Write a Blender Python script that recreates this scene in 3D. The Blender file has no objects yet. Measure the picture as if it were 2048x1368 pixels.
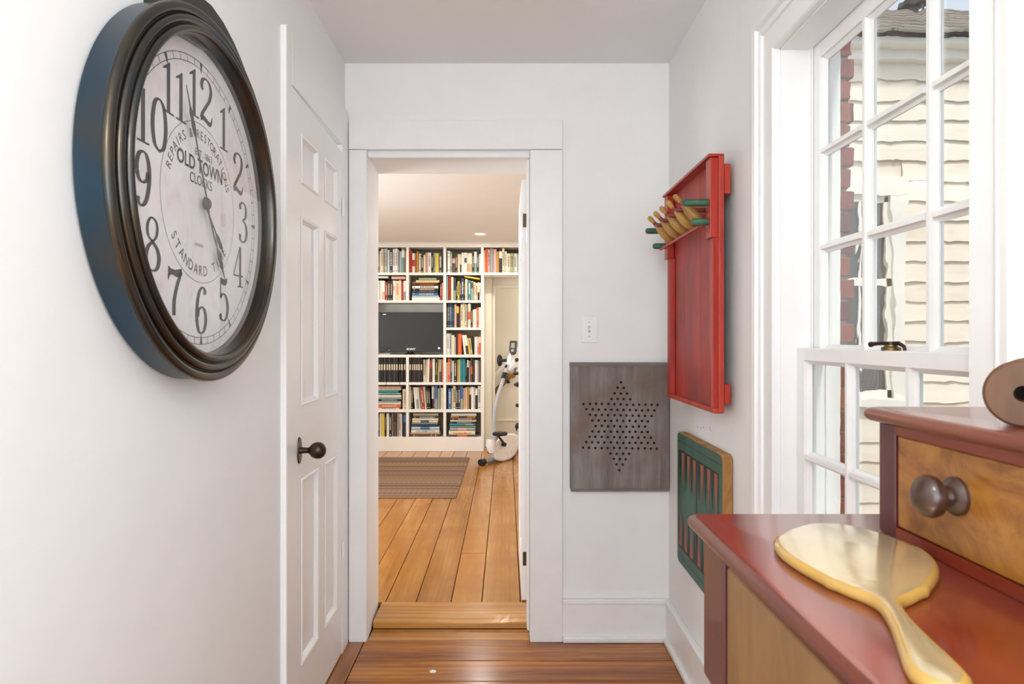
import bpy, bmesh, math, random
from mathutils import Vector, Matrix
R = math.radians
PI = math.pi
rnd = random.Random(7)
S = bpy.context.scene
COL = S.collection

# ---------------------------------------------------------------- camera, world, lights, exposure
F = 1330.0; CX, CY = 1012.0, 678.0; EYE = 1.27          # focal length in pixels, vanishing point, eye height
cam = bpy.data.cameras.new('camera'); camo = bpy.data.objects.new('camera', cam); COL.objects.link(camo)
cam.sensor_width = 36; cam.sensor_fit = 'HORIZONTAL'; cam.lens = F / 2048 * 36
cam.shift_x = (1024 - CX) / 2048; cam.shift_y = -(684 - CY) / 2048
cam.clip_start = .02; cam.clip_end = 200
camo.location = (0, 0, EYE); camo.rotation_euler = (R(90), 0, 0)
cam.dof.use_dof = True; cam.dof.focus_distance = 2.3; cam.dof.aperture_fstop = 13
S.camera = camo
vs = S.view_settings
vs.view_transform = 'Standard'; vs.look = 'None'; vs.gamma = 1; vs.use_curve_mapping = False
vs.exposure = 0.1
w = bpy.data.worlds.new('sky'); S.world = w; w.use_nodes = True
nt = w.node_tree; nt.nodes.clear()
sky = nt.nodes.new('ShaderNodeTexSky'); sky.sky_type = 'NISHITA'; sky.sun_disc = False
sky.sun_elevation = R(48); sky.sun_rotation = R(200); sky.air_density = 1.0; sky.dust_density = 3.0; sky.ozone_density = 1.0
bg = nt.nodes.new('ShaderNodeBackground'); bg.inputs[1].default_value = 0.2
wo = nt.nodes.new('ShaderNodeOutputWorld')
hz = nt.nodes.new('ShaderNodeMix'); hz.data_type = 'RGBA'; hz.inputs[0].default_value = .75; hz.inputs[7].default_value = (4.4, 4.7, 5.1, 1)   # thin bright haze over the sky
nt.links.new(sky.outputs[0], hz.inputs[6]); nt.links.new(hz.outputs[2], bg.inputs[0]); nt.links.new(bg.outputs[0], wo.inputs[0])

def light(name, kind, loc, energy, color=(1, 1, 1), rot=(0, 0, 0), size=1, size_y=None, shape='RECTANGLE'):
    l = bpy.data.lights.new(name, kind); l.energy = energy; l.color = color
    if kind == 'AREA':
        l.shape = shape; l.size = size
        if size_y: l.size_y = size_y
    elif kind == 'SUN': l.angle = size
    else: l.shadow_soft_size = size
    o = bpy.data.objects.new(name, l); COL.objects.link(o); o.location = loc; o.rotation_euler = rot
    return o
sun = light('sun', 'SUN', (0, -20, 30), 1.6, (1, .94, .84), size=R(6))
sun.rotation_euler = Vector((-.12, .85, -.9)).to_track_quat('-Z', 'Y').to_euler()
# bare panels for light assumed at hall end and stairwell, plus added fill panels
light('assumed_hall_end_light', 'AREA', (.05, -2.12, 1.45), 22, (.74, .87, 1), (R(90), 0, 0), 1.15, 1.6)  # no window built here, an added panel for light assumed behind the viewer
light('fill_hall_right', 'AREA', (.66, -1.35, 1.45), 15, (.80, .90, 1), (0, R(90), 0), 1.3, .9)  # added panel behind the viewer, brightens the clock dial
light('fill_hall_left', 'AREA', (-.66, -1.35, 1.45), 15, (.82, .91, 1), (0, R(-90), 0), 1.3, .9)  # added panel behind the viewer, brightens the right wall
light('fill_far_room', 'AREA', (-2.28, 4.25, 1.35), 44, (.86, .93, 1), (0, R(-90), 0), 1.3, 1.4)  # added out of view to brighten the book room, no window there
light('assumed_stairwell_light', 'AREA', (1.33, 8.15, 1.6), 14, (1, .97, .92), (0, R(90), 0), 1.2, .7)  # added panel for light assumed in the stairwell, no window built

# ---------------------------------------------------------------- helpers
WL = {}
def P(px, py, Y):
    return Vector(((px - CX) * Y / F, Y, EYE + (CY - py) * Y / F))

class MB:
    """collects shapes, then links them as ONE mesh object"""
    def __init__(s): s.v = []; s.f = []; s.m = []; s.sm = []
    def add(s, vs_, fs, mi=0, smooth=False):
        b = len(s.v); s.v += [Vector(v) for v in vs_]
        for f in fs: s.f.append([b + i for i in f]); s.m.append(mi); s.sm.append(smooth)
        return s
    def box(s, a, b, mi=0, c=0.0, M=None):
        x0, y0, z0 = [min(p, q) for p, q in zip(a, b)]; x1, y1, z1 = [max(p, q) for p, q in zip(a, b)]
        if c <= 0:
            vv = [(x0,y0,z0),(x1,y0,z0),(x1,y1,z0),(x0,y1,z0),(x0,y0,z1),(x1,y0,z1),(x1,y1,z1),(x0,y1,z1)]
            ff = [(0,3,2,1),(4,5,6,7),(0,1,5,4),(1,2,6,5),(2,3,7,6),(3,0,4,7)]
        else:
            bm = bmesh.new(); bmesh.ops.create_cube(bm, size=1)
            for v in bm.verts:
                v.co = Vector(((x0+x1)/2 + v.co.x*(x1-x0), (y0+y1)/2 + v.co.y*(y1-y0), (z0+z1)/2 + v.co.z*(z1-z0)))
            c = min(c, .45*min(x1-x0, y1-y0, z1-z0))
            bmesh.ops.bevel(bm, geom=bm.edges[:], offset=c, segments=2 if c > .0015 else 1, affect='EDGES', profile=.5)
            bm.verts.index_update()
            vv = [v.co.copy() for v in bm.verts]; ff = [[v.index for v in f.verts] for f in bm.faces]; bm.free()
        if M is not None: vv = [M @ Vector(v) for v in vv]
        return s.add(vv, ff, mi)
    def prism(s, poly, fn0, fn1, mi=0, smooth=False):
        """poly of 2D points, mapped by fn0 / fn1 to the two caps"""
        n = len(poly); vv = [fn0(*p) for p in poly] + [fn1(*p) for p in poly]
        s.add(vv, [list(range(n))[::-1], [n + i for i in range(n)]], mi)
        return s.add(vv, [(i, (i+1) % n, n + (i+1) % n, n + i) for i in range(n)], mi, smooth)
    def lathe(s, prof, o, ax, seg=24, mi=0, caps=True, smooth=True):
        """prof: (radius, height along ax)"""
        o = Vector(o); ax = Vector(ax).normalized()
        u = ax.orthogonal().normalized(); w_ = ax.cross(u)
        vv = []; n = len(prof)
        for r, h in prof:
            for k in range(seg):
                a = 2*PI*k/seg; vv.append(o + ax*h + (u*math.cos(a) + w_*math.sin(a))*r)
        ff = []
        for i in range(n-1):
            for k in range(seg):
                k2 = (k+1) % seg
                ff.append((i*seg+k, i*seg+k2, (i+1)*seg+k2, (i+1)*seg+k))
        s.add(vv, ff, mi, smooth)
        if caps:
            if prof[0][0] > 1e-5: s.add(vv[:seg], [list(range(seg))[::-1]], mi)
            if prof[-1][0] > 1e-5: s.add(vv[-seg:], [list(range(seg))], mi)
        return s
    def tube(s, pts, r, seg=12, mi=0, caps=True):
        pts = [Vector(p) for p in pts]; n = len(pts)
        rs = r if isinstance(r, (list, tuple)) else [r]*n
        vv = []; t = (pts[1]-pts[0]).normalized(); u = t.orthogonal().normalized()
        for i in range(n):
            t = (pts[min(i+1, n-1)] - pts[max(i-1, 0)]).normalized()
            u = (u - t*u.dot(t)).normalized(); w_ = t.cross(u)
            for k in range(seg):
                a = 2*PI*k/seg; vv.append(pts[i] + (u*math.cos(a) + w_*math.sin(a))*rs[i])
        ff = [(i*seg+k, i*seg+(k+1) % seg, (i+1)*seg+(k+1) % seg, (i+1)*seg+k) for i in range(n-1) for k in range(seg)]
        s.add(vv, ff, mi, True)
        if caps: s.add(vv[:seg], [list(range(seg))[::-1]], mi); s.add(vv[-seg:], [list(range(seg))], mi)
        return s
    def ball(s, o, r, seg=16, rings=10, mi=0, M=None):
        rx, ry, rz = r if isinstance(r, (tuple, list)) else (r, r, r)
        vv = []; o = Vector(o)
        for i in range(rings+1):
            th = PI*i/rings
            for k in range(seg):
                a = 2*PI*k/seg
                p = Vector((rx*math.sin(th)*math.cos(a), ry*math.sin(th)*math.sin(a), rz*math.cos(th)))
                vv.append(o + (M @ p if M is not None else p))
        ff = [(i*seg+k, (i+1)*seg+k, (i+1)*seg+(k+1) % seg, i*seg+(k+1) % seg) for i in range(rings) for k in range(seg)]
        return s.add(vv, ff, mi, True)
    def mesh(s, name, mats, off=Vector((0, 0, 0)), fix=True):
        me = bpy.data.meshes.new(name)
        me.from_pydata([v - off for v in s.v], [], s.f)
        for m in (mats if isinstance(mats, (list, tuple)) else [mats]): me.materials.append(m)
        me.polygons.foreach_set('material_index', s.m)
        me.polygons.foreach_set('use_smooth', s.sm)
        if fix:
            bm = bmesh.new(); bm.from_mesh(me)
            bmesh.ops.remove_doubles(bm, verts=bm.verts, dist=1e-6)
            bmesh.ops.recalc_face_normals(bm, faces=bm.faces)
            bm.to_mesh(me); bm.free()
        if any(s.sm): me.set_sharp_from_angle(angle=R(38))
        me.update(); return me
    def build(s, name, mats, parent=None, fix=True):
        if parent is not None:
            off = WL[parent.name]; loc = None
        else:
            xs = [v.x for v in s.v]; ys = [v.y for v in s.v]; zs = [v.z for v in s.v]
            off = Vector(((min(xs)+max(xs))/2, (min(ys)+max(ys))/2, min(zs)))
        o = bpy.data.objects.new(name, s.mesh(name, mats, off, fix)); COL.objects.link(o)
        if parent is not None: o.parent = parent
        else: o.location = off
        WL[o.name] = off.copy()
        return o

def put(name, me, loc, parent=None, rot=(0, 0, 0), scale=(1, 1, 1)):
    o = bpy.data.objects.new(name, me); COL.objects.link(o)
    loc = Vector(loc)
    if parent is not None: o.parent = parent; o.location = loc - WL[parent.name]
    else: o.location = loc
    o.rotation_euler = rot; o.scale = scale; WL[o.name] = loc
    return o
def tag(o, label, cat=None, group=None, kind=None):
    if label: o['label'] = label
    if cat: o['category'] = cat
    if group: o['group'] = group
    if kind: o['kind'] = kind
    return o
def thing(name, loc, label, cat, group=None):
    o = bpy.data.objects.new(name, None); COL.objects.link(o); o.location = loc; o.empty_display_size = .1
    WL[o.name] = Vector(loc)
    return tag(o, label, cat, group)
def struct(name, mb, mats, label, cat, fix=True):
    return tag(mb.build(name, mats, None, fix), label, cat, None, 'structure')
def sthing(name, loc, label, cat):
    o = thing(name, loc, label, cat); o['kind'] = 'structure'; return o

# ---------------------------------------------------------------- materials
def srgb(h):
    h = h.lstrip('#'); c = [int(h[i:i+2], 16)/255 for i in (0, 2, 4)]
    return tuple(x/12.92 if x <= .04045 else ((x+.055)/1.055)**2.4 for x in c) + (1,)
MATS = {}
class N:
    def __init__(s, name):
        s.m = bpy.data.materials.new(name); s.m.use_nodes = True; s.t = s.m.node_tree
        s.b = s.t.nodes['Principled BSDF']; s.out = s.t.nodes['Material Output']; s._c = None
    def n(s, typ, **kw):
        x = s.t.nodes.new('ShaderNode' + typ)
        for k, v in kw.items(): setattr(x, k, v)
        return x
    def l(s, a, b): s.t.links.new(a, b)
    def coord(s, scale=(1, 1, 1), random=False):
        tc = s.n('TexCoord'); mp = s.n('Mapping'); mp.inputs['Scale'].default_value = scale
        s.l(tc.outputs['Object'], mp.inputs['Vector'])
        if random:
            oi = s.n('ObjectInfo'); mu = s.n('Math', operation='MULTIPLY'); mu.inputs[1].default_value = 37.0
            s.l(oi.outputs['Random'], mu.inputs[0]); s.l(mu.outputs[0], mp.inputs['Location'])
        return mp.outputs[0]
    def noise(s, vec, scale, detail=4, rough=.55, dist=0.0):
        x = s.n('TexNoise'); x.inputs['Scale'].default_value = scale; x.inputs['Detail'].default_value = detail
        x.inputs['Roughness'].default_value = rough; x.inputs['Distortion'].default_value = dist
        s.l(vec, x.inputs['Vector']); return x.outputs['Fac']
    def ramp(s, fac, stops):
        x = s.n('ValToRGB'); cr = x.color_ramp
        while len(cr.elements) < len(stops): cr.elements.new(.5)
        for e, (p, c) in zip(cr.elements, stops): e.position = p; e.color = c if len(c) == 4 else (*c, 1)
        s.l(fac, x.inputs[0]); return x.outputs[0]
    def mix(s, fac, a, b, mode='MIX'):
        x = s.n('Mix', data_type='RGBA', blend_type=mode)
        for sock, v in ((x.inputs[0], fac), (x.inputs[6], a), (x.inputs[7], b)):
            if hasattr(v, 'node'): s.l(v, sock)
            else: sock.default_value = v
        return x.outputs[2]
    def bump(s, fac, strength=.2, dist=.002):
        x = s.n('Bump'); x.inputs['Strength'].default_value = strength; x.inputs['Distance'].default_value = dist
        s.l(fac, x.inputs['Height']); s.l(x.outputs[0], s.b.inputs['Normal'])
    def set(s, color=None, rough=.5, metal=0, coat=0, spec=.5):
        if color is not None:
            if hasattr(color, 'node'): s.l(color, s.b.inputs['Base Color'])
            else: s.b.inputs['Base Color'].default_value = color
        if hasattr(rough, 'node'): s.l(rough, s.b.inputs['Roughness'])
        else: s.b.inputs['Roughness'].default_value = rough
        s.b.inputs['Metallic'].default_value = metal; s.b.inputs['Coat Weight'].default_value = coat
        s.b.inputs['Coat Roughness'].default_value = .12
        s.b.inputs['Specular IOR Level'].default_value = spec
        return s
def plain(name, hexc, rough=.5, metal=0, var=.06, scale=30, coat=0, bump=0, spec=.5):
    if name in MATS: return MATS[name]
    n = N(name); c = srgb(hexc); v = n.coord()
    f = n.noise(v, scale, 3)
    lo = tuple(max(0, x*(1-var)) for x in c[:3]); hi = tuple(min(1, x*(1+var)) for x in c[:3])
    n.set(n.ramp(f, [(.3, lo), (.7, hi)]), rough, metal, coat, spec)
    if bump: n.bump(n.noise(v, scale*3, 4), bump, .002)
    MATS[name] = n.m; return n.m
def wood(name, stops, axis, gscale=8, stretch=.08, rough=.35, coat=0, rand=True, val=.25, blotch=None, bump=.08, lines=None):
    """grain runs along axis (0,1,2)"""
    n = N(name); sc = [1, 1, 1]; sc[axis] = stretch
    v = n.coord(sc, rand)
    wv = n.noise(v, gscale, 6, .62, .6)
    fine = n.noise(v, gscale*9, 3, .6)
    ad = n.n('Math', operation='MULTIPLY_ADD'); ad.inputs[1].default_value = .3; n.l(fine, ad.inputs[0]); n.l(wv, ad.inputs[2])
    sb = n.n('Math', operation='SUBTRACT'); sb.inputs[1].default_value = .15; n.l(ad.outputs[0], sb.inputs[0])
    c = n.ramp(sb.outputs[0], stops)
    if lines:   # growth-ring lines along the board
        wv_ = n.n('TexWave', wave_type='BANDS', bands_direction='Y' if axis == 0 else 'X'); n.l(v, wv_.inputs['Vector'])
        wv_.inputs['Scale'].default_value = lines[0]; wv_.inputs['Distortion'].default_value = 7; wv_.inputs['Detail'].default_value = 3; wv_.inputs['Detail Scale'].default_value = 1.2
        msk = n.ramp(n.noise(v, 2.2, 2), [(.42, (0, 0, 0)), (.62, (1, 1, 1))])
        lf_ = n.ramp(wv_.outputs['Fac'], [(.55, (0, 0, 0)), (.9, (lines[1],)*3)])
        c = n.mix(n.mix(1.0, lf_, msk, 'MULTIPLY'), c, lines[2])
    if blotch:
        v2 = n.coord((1, 1, 1), rand); b2 = n.noise(v2, blotch[0], 3)
        bl = n.ramp(b2, [(.45, (0, 0, 0)), (.7, (1, 1, 1))])
        c = n.mix(bl, c, blotch[1])
    if rand and val:
        oi = n.n('ObjectInfo'); mr = n.n('MapRange'); n.l(oi.outputs['Random'], mr.inputs[0])
        mr.inputs[3].default_value = 1-val; mr.inputs[4].default_value = 1+val*.6
        hs = n.n('HueSaturation'); n.l(c, hs.inputs['Color']); n.l(mr.outputs[0], hs.inputs['Value']); c = hs.outputs[0]
    n.set(c, rough, 0, coat)
    if bump: n.bump(sb.outputs[0], bump, .002)
    return n.m
M = {}
M['wall'] = plain('wall_paint', '#f9f8f6', .55, var=.015, scale=6, bump=.03)
M['ceil'] = plain('ceiling_paint', '#faf9f8', .7, var=.01, scale=5)
M['trim'] = plain('white_gloss_paint', '#f9f8f6', .3, var=.015, scale=12, bump=.03)
M['warmwhite'] = plain('warm_white_paint', '#f3eee4', .42, var=.02, scale=8)
M['farwall'] = plain('far_room_paint', '#f0ebe2', .6, var=.015, scale=6)
M['farceil'] = plain('far_room_ceiling_paint', '#f3efe9', .7, var=.01, scale=6)
M['cream'] = plain('cream_stairwell_paint', '#eae4d2', .55, var=.015, scale=6)
M['back'] = plain('bookcase_back_shade', '#b7a283', .6, var=.05, scale=10)  # shade inside the cells put into the tan colour
M['dark'] = plain('dark_gap', '#1c130c', .9)
M['floor_hall'] = wood('hall_floor_boards', [(.25, srgb('#62300a')), (.42, srgb('#9c5714')), (.55, srgb('#bf731d')), (.75, srgb('#d0872c'))], 0, 9, .07, .23, .08, val=.18, lines=(9, .75, srgb('#4f2409')))
M['floor_side'] = wood('hall_border_board', [(.25, srgb('#5f3113')), (.45, srgb('#96561f')), (.7, srgb('#b3702f'))], 1, 9, .07, .24, .25, val=.1)
M['floor_far'] = wood('far_room_boards', [(.2, srgb('#845015')), (.42, srgb('#ad7029')), (.6, srgb('#bb8036')), (.8, srgb('#c69048'))], 1, 9, .07, .2, .25, val=.16, blotch=(3.5, srgb('#a66826')), lines=(11, .35, srgb('#8a5216')))
M['sill_wood'] = wood('threshold_wood', [(.2, srgb('#8f5a20')), (.45, srgb('#c08238')), (.7, srgb('#d29a4e'))], 0, 7, .06, .25, .25, val=.06, lines=(7, .5, srgb('#8a5418')))
M['brass'] = plain('aged_brass', '#7a6440', .38, .9, var=.2, scale=60)
M['darkmetal'] = plain('dark_bronze_metal', '#4b3f35', .34, .9, var=.25, scale=40)
M['black'] = plain('black_plastic', '#17171a', .4)
M['blackgloss'] = plain('black_gloss_plastic', '#0c0b0a', .12)
M['whiteplastic'] = plain('white_plastic', '#f2f2f0', .3)
M['greytube'] = plain('silver_grey_tube', '#a3a3a6', .35, .4)
M['ink'] = plain('clock_ink', '#3f393a', .6)
M['inkthin'] = plain('clock_ink_grey', '#55504f', .6)

def glass_thin(name, ior=1.45, tint=(1, 1, 1, 1)):
    n = N(name); tr = n.n('BsdfTransparent'); tr.inputs[0].default_value = tint
    gl = n.n('BsdfGlossy'); gl.inputs['Roughness'].default_value = .01
    fr = n.n('Fresnel'); ge = n.n('NewGeometry'); mr = n.n('MapRange'); n.l(ge.outputs['Backfacing'], mr.inputs[0])
    mr.inputs[3].default_value = ior; mr.inputs[4].default_value = 1/ior; n.l(mr.outputs[0], fr.inputs[0])   # the same thin sheet from either side
    mx = n.n('MixShader'); n.l(fr.outputs[0], mx.inputs[0]); n.l(tr.outputs[0], mx.inputs[1]); n.l(gl.outputs[0], mx.inputs[2])
    n.l(mx.outputs[0], n.out.inputs[0]); return n.m
M['clockglass'] = glass_thin('clock_glass')
def wavy_glass(name, bump):
    n = N(name); g = n.n('BsdfGlass'); g.inputs['IOR'].default_value = 1.45; g.inputs['Roughness'].default_value = 0
    g.inputs['Color'].default_value = (.97, .985, .98, 1)
    if bump:
        v = n.coord((1, 1, 1), True); f = n.noise(v, 9, 2, .4, .3)
        b = n.n('Bump'); b.inputs['Strength'].default_value = 1; b.inputs['Distance'].default_value = bump
        n.l(f, b.inputs['Height']); n.l(b.outputs[0], g.inputs['Normal'])
    n.l(g.outputs[0], n.out.inputs[0]); return n.m
M['pane_in'] = wavy_glass('old_wavy_glass', .0006)
M['pane_out'] = wavy_glass('old_flat_glass', 0)
def emit(name, c, s):
    n = N(name); e = n.n('Emission'); e.inputs[0].default_value = c; e.inputs[1].default_value = s
    n.l(e.outputs[0], n.out.inputs[0]); return n.m
M['lampglow'] = emit('lamp_glow', (1, .93, .8, 1), 9)
# ---------------------------------------------------------------- hall shell
XL, XR, YB, YT = -.679, .6878, 2.806, 3.127       # left / right wall faces, back wall front and rear face
CH = 2.433                                        # hall ceiling
ZF = .033                                         # far room floor level
WY0, WY1, WZ0, WZ1 = .963, 1.667, .69, 1.998      # window opening in the right wall
fl = struct('floor', MB().box((-.8, -2.2, -.10), (.84, YT-.003, -.020)), M['dark'], 'hall floor under the varnished brown boards', 'floor')
def plank(x0, x1, y0, y1, z0, z1, m, parent, name='plank', c=.0015):
    o = MB().box((x0-(x0+x1)/2, y0-(y0+y1)/2, z0-z1), (x1-(x0+x1)/2, y1-(y0+y1)/2, 0), c=c)
    return put(name, o.mesh(name, m, fix=False), ((x0+x1)/2, (y0+y1)/2, z1), parent)
edges = [2.806, 2.627, 2.469, 2.31]
while edges[-1] > -2.1: edges.append(edges[-1] - rnd.choice([.15, .165, .175, .16]))
for i in range(len(edges)-1):
    dz = rnd.uniform(-.0012, .0006) if i else 0
    plank(-.594, XR-.001, edges[i+1]+.0013, edges[i]-.0013, -.02, dz, M['floor_hall'], fl)
for a, b in ((2.10, 2.803), (.4, 2.097), (-2.1, .397)):
    plank(XL-.02 if a > 2.05 else XL, -.5975, a, b, -.02, .0005, M['floor_side'], fl)
plank(-.583, .10, YB+.001, YB+.105, -.02, .0, M['sill_wood'], fl)
pl = MB(); pl.lathe([(.0, .0009), (.010, .0009), (.0125, .0003), (.0125, -.001)], (-.279, 2.54, 0.0005), (0, 0, 1), 20)
tag(pl.build('floor_plug', M['trim']), 'small round white plug set in the second hall floorboard', 'plug')

# left wall with the closet opening
wl = MB(); DZ = 2.056
wl.box((-.82, -2.2, 0), (XL, 2.053, CH)); wl.box((-.82, 2.053, DZ), (XL, 2.682, CH)); wl.box((-.82, 2.682, 0), (XL, YB+.02, CH))
struct('wall_left', wl, M['wall'], 'white wall on the left behind the big clock', 'wall')
# right wall with window opening
wr = MB(); XO = .84
wr.box((XR, -2.2, 0), (XO, WY0, CH)); wr.box((XR, WY1, 0), (XO, YB+.02, CH))
wr.box((XR, WY0, 0), (XO, WY1, WZ0)); wr.box((XR, WY0, WZ1), (XO, WY1, CH))
wro = struct('wall_right', wr, M['wall'], 'white wall on the right around the sash window', 'wall')
nh_ = MB()
for px, py in ((1396, 854), (1402, 856), (1407, 855), (1420, 856), (1422, 861)):
    p = P(px, py, XR*F/(px-CX)); nh_.add([(XR-.0004, p.y+.0028*math.cos(k*PI/3), p.z+.0028*math.sin(k*PI/3)) for k in range(6)], [list(range(6))])
o = nh_.build('nail_hole', M['dark'], wro, False); o['kind'] = 'stuff'
# back wall with the doorway (splayed left jamb)
OX0, OX0b, OX1, OZ = -.584, -.600, .101, 2.046
wb = MB()
def pr(poly, z0, z1): wb.prism(poly, lambda x, y: (x, y, z0), lambda x, y: (x, y, z1))
pr([(-2.4, YB), (OX0, YB), (OX0b, YT), (-2.4, YT)], 0, 2.6)
pr([(OX1, YB), (1.36, YB), (1.36, YT), (OX1, YT)], 0, 2.6)
pr([(OX0, YB), (OX1, YB), (OX1, YT), (OX0b, YT)], OZ, 2.6)
struct('wall_back', wb, M['wall'], 'white end wall with the doorway to the book room', 'wall')
struct('wall_front', MB().box((-.82, -2.3, 0), (XO, -2.2, CH)), M['wall'], 'white wall closing the hall behind the viewer', 'wall')
struct('ceiling', MB().box((-.82, -2.3, CH), (XO, YB, CH+.12)), M['ceil'], 'flat white hall ceiling', 'ceiling')

# baseboards of the hall
def base_run(name, label, boxes):
    b = MB()
    for (a, c, cap0, cap1, sh0, sh1) in boxes:
        b.box(a, c, c=.001); b.box(cap0, cap1, c=.004); b.box(sh0, sh1, c=.005)
    return struct(name, b, M['trim'], label, 'baseboard')
base_run('baseboard_back', 'tall white baseboard under the grey star board', [((.237, YB-.017, 0), (XR, YB, .162), (.237, YB-.024, .158), (XR, YB, .178), (.237, YB-.032, 0), (XR, YB, .024))])
base_run('baseboard_right', 'tall white baseboard along the right wall', [((XR-.017, -2.19, 0), (XR, YB-.018, .162), (XR-.024, -2.19, .158), (XR, YB-.024, .178), (XR-.032, -2.19, 0), (XR, YB-.033, .024))])
base_run('baseboard_left', 'white baseboard along the left wall before the closet door', [((XL, -2.19, 0), (XL+.017, 1.995, .162), (XL, -2.19, .158), (XL+.022, 1.995, .175), (XL, -2.19, 0), (XL+.028, 1.995, .02))])

# trim_1: casing of the main doorway
t1 = sthing('trim_1', (-.24, YB, 0), 'plain white flat casing around the doorway', 'door casing')
MB().box((XL+.02, YB-.022, 0), (OX0, YB, 2.063), c=.003).build('casing_board', M['trim'], t1)
MB().box((OX1, YB-.022, 0), (.2365, YB, 2.063), c=.003).build('casing_board', M['trim'], t1)
MB().box((XL+.02, YB-.026, 2.064), (.2365, YB, 2.187), c=.003).build('header_board', M['trim'], t1)
MB().box((OX0+.001, YB-.004, 2.034), (OX1-.001, YB+.03, OZ+.012), c=.003).build('head_jamb', M['trim'], t1)
sb = MB(); sb.box((OX1-.012, YB+.012, .034), (OX1-.0005, YB+.10, OZ-.014), c=.004)
sb.build('jamb_stop', M['trim'], t1)
# threshold: raised worn pine step
th = sthing('trim_2', (-.24, 3.0, 0), 'worn golden pine threshold step in the doorway', 'threshold')
tb = MB(); n = 16
for k in range(n):
    x0 = OX0 + .002 + (OX1-OX0-.004)*k/n; x1 = OX0 + .002 + (OX1-OX0-.004)*(k+1)/n
    d0 = .010*math.exp(-((x0+.15)/.2)**2); d1 = .010*math.exp(-((x1+.15)/.2)**2)
    yf = YB+.1075
    prof = lambda x, d: [(x, yf, .002), (x, yf, .0265-d*.8), (x, yf+.005, .0325-d), (x, yf+.07, .0345-d*.3), (x, YT-.004, .0345), (x, YT-.004, .002)]
    a, b = prof(x0, d0), prof(x1, d1)
    tb.add(a+b, [(i, i+1, i+7, i+6) for i in range(5)], 0, False)
    if k == 0: tb.add(a, [list(range(6))])
    if k == n-1: tb.add(b, [list(range(6))[::-1]])
tb.build('step_board', M['sill_wood'], th)

# trim_3: closet door casing on the left wall
t3 = sthing('trim_3', (-.67, 2.4, 0), 'white casing boards around the closet door', 'door casing')
XC = -.660
MB().box((XL, 2.0, 0), (XC, 2.0535, 2.217), c=.0015).build('casing_board', M['trim'], t3)
MB().box((XL, 2.682, 0), (XC, YB-.0275, 2.0555), c=.0015).build('casing_board', M['trim'], t3)
MB().box((XL, 2.054, 2.0565), (XC, YB-.0275, 2.217), c=.0015).build('header_board', M['trim'], t3)

# door_1: six panel closet door
d1 = sthing('door_1', (-.68, 2.366, 0), 'white six panel closet door left of the doorway', 'door')
DY0, DY1, DXF, DXB = 2.056, 2.678, -.6615, -.699
def ztop(y): return 2.052 - .030*(y-DY0)/(DY1-DY0)
slab = MB()
# frame members around the six panels
cols_ = [(2.146, 2.341), (2.425, 2.605)]; rows_ = [(.215, .817), (1.055, 1.667), (1.773, 1.934)]
slab.box((DXB, DY0, .008), (DXB+.012, DY1, 2.02))
ys = [DY0, cols_[0][0], cols_[0][1], cols_[1][0], cols_[1][1], DY1]; zs = [.008, rows_[0][0], rows_[0][1], rows_[1][0], rows_[1][1], rows_[2][0], rows_[2][1], None]
for i in range(5):
    for j in range(7):
        if i in (1, 3) and j in (1, 3, 5): continue
        y0, y1, z0 = ys[i], ys[i+1], zs[j]
        za, zb = (ztop(y0), ztop(y1)) if zs[j+1] is None else (zs[j+1], zs[j+1])
        vv = [(DXB+.012, y0, z0), (DXF, y0, z0), (DXF, y1, z0), (DXB+.012, y1, z0), (DXB+.012, y0, za), (DXF, y0, za), (DXF, y1, zb), (DXB+.012, y1, zb)]
        slab.add(vv, [(0,3,2,1),(4,5,6,7),(0,1,5,4),(1,2,6,5),(2,3,7,6),(3,0,4,7)])
slab.build('door_slab', M['trim'], d1)
for (a, b) in cols_:
    for (c, d) in rows_:
        p = MB(); lip = .016
        def ring(x, i): return [(x, a+i, c+i), (x, b-i, c+i), (x, b-i, d-i), (x, a+i, d-i)]
        rr = [ring(DXF+.0005, -.001), ring(DXF+.004, .003), ring(DXF+.002, .009), ring(DXF-.008, lip), ring(DXF-.011, lip+.002)]
        vv = sum(rr, []); ff = [(k*4+i, k*4+(i+1) % 4, (k+1)*4+(i+1) % 4, (k+1)*4+i) for k in range(4) for i in range(4)]
        p.add(vv, ff); p.add(rr[-1], [(0, 1, 2, 3)])
        p.build('panel', M['trim'], d1)
kb = MB()
kb.lathe([(.011, 0), (.0095, .012), (.009, .026), (.0135, .032), (.0225, .040), (.0268, .052), (.0262, .064), (.020, .075), (.010, .081), (0, .0825)], (DXF+.004, 2.125, .914), (1, 0, 0), 28)
kn = kb.build('door_knob', M['darkmetal'], d1); tag(kn, 'round dark bronze knob on an oval plate')
rp = MB(); q = 28
oval = [(.021*math.cos(2*PI*k/q), .043*math.sin(2*PI*k/q)) for k in range(q)]
rp.prism(oval, lambda y, z: (DXF, 2.125+y, .914+z), lambda y, z: (DXF+.004, 2.125+y*.93, .914+z*.96))
rp.build('knob_plate', M['darkmetal'], d1)
for z in (1.80, .42):
    h = MB(); h.tube([(XC+.003, 2.680, z-.035), (XC+.003, 2.680, z+.035)], .0042, 8)
    for k in (-.012, .012): h.tube([(XC+.003, 2.680, z+k-.001), (XC+.003, 2.680, z+k+.001)], .0047, 8)
    h.build('hinge', M['trim'], d1)

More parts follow.
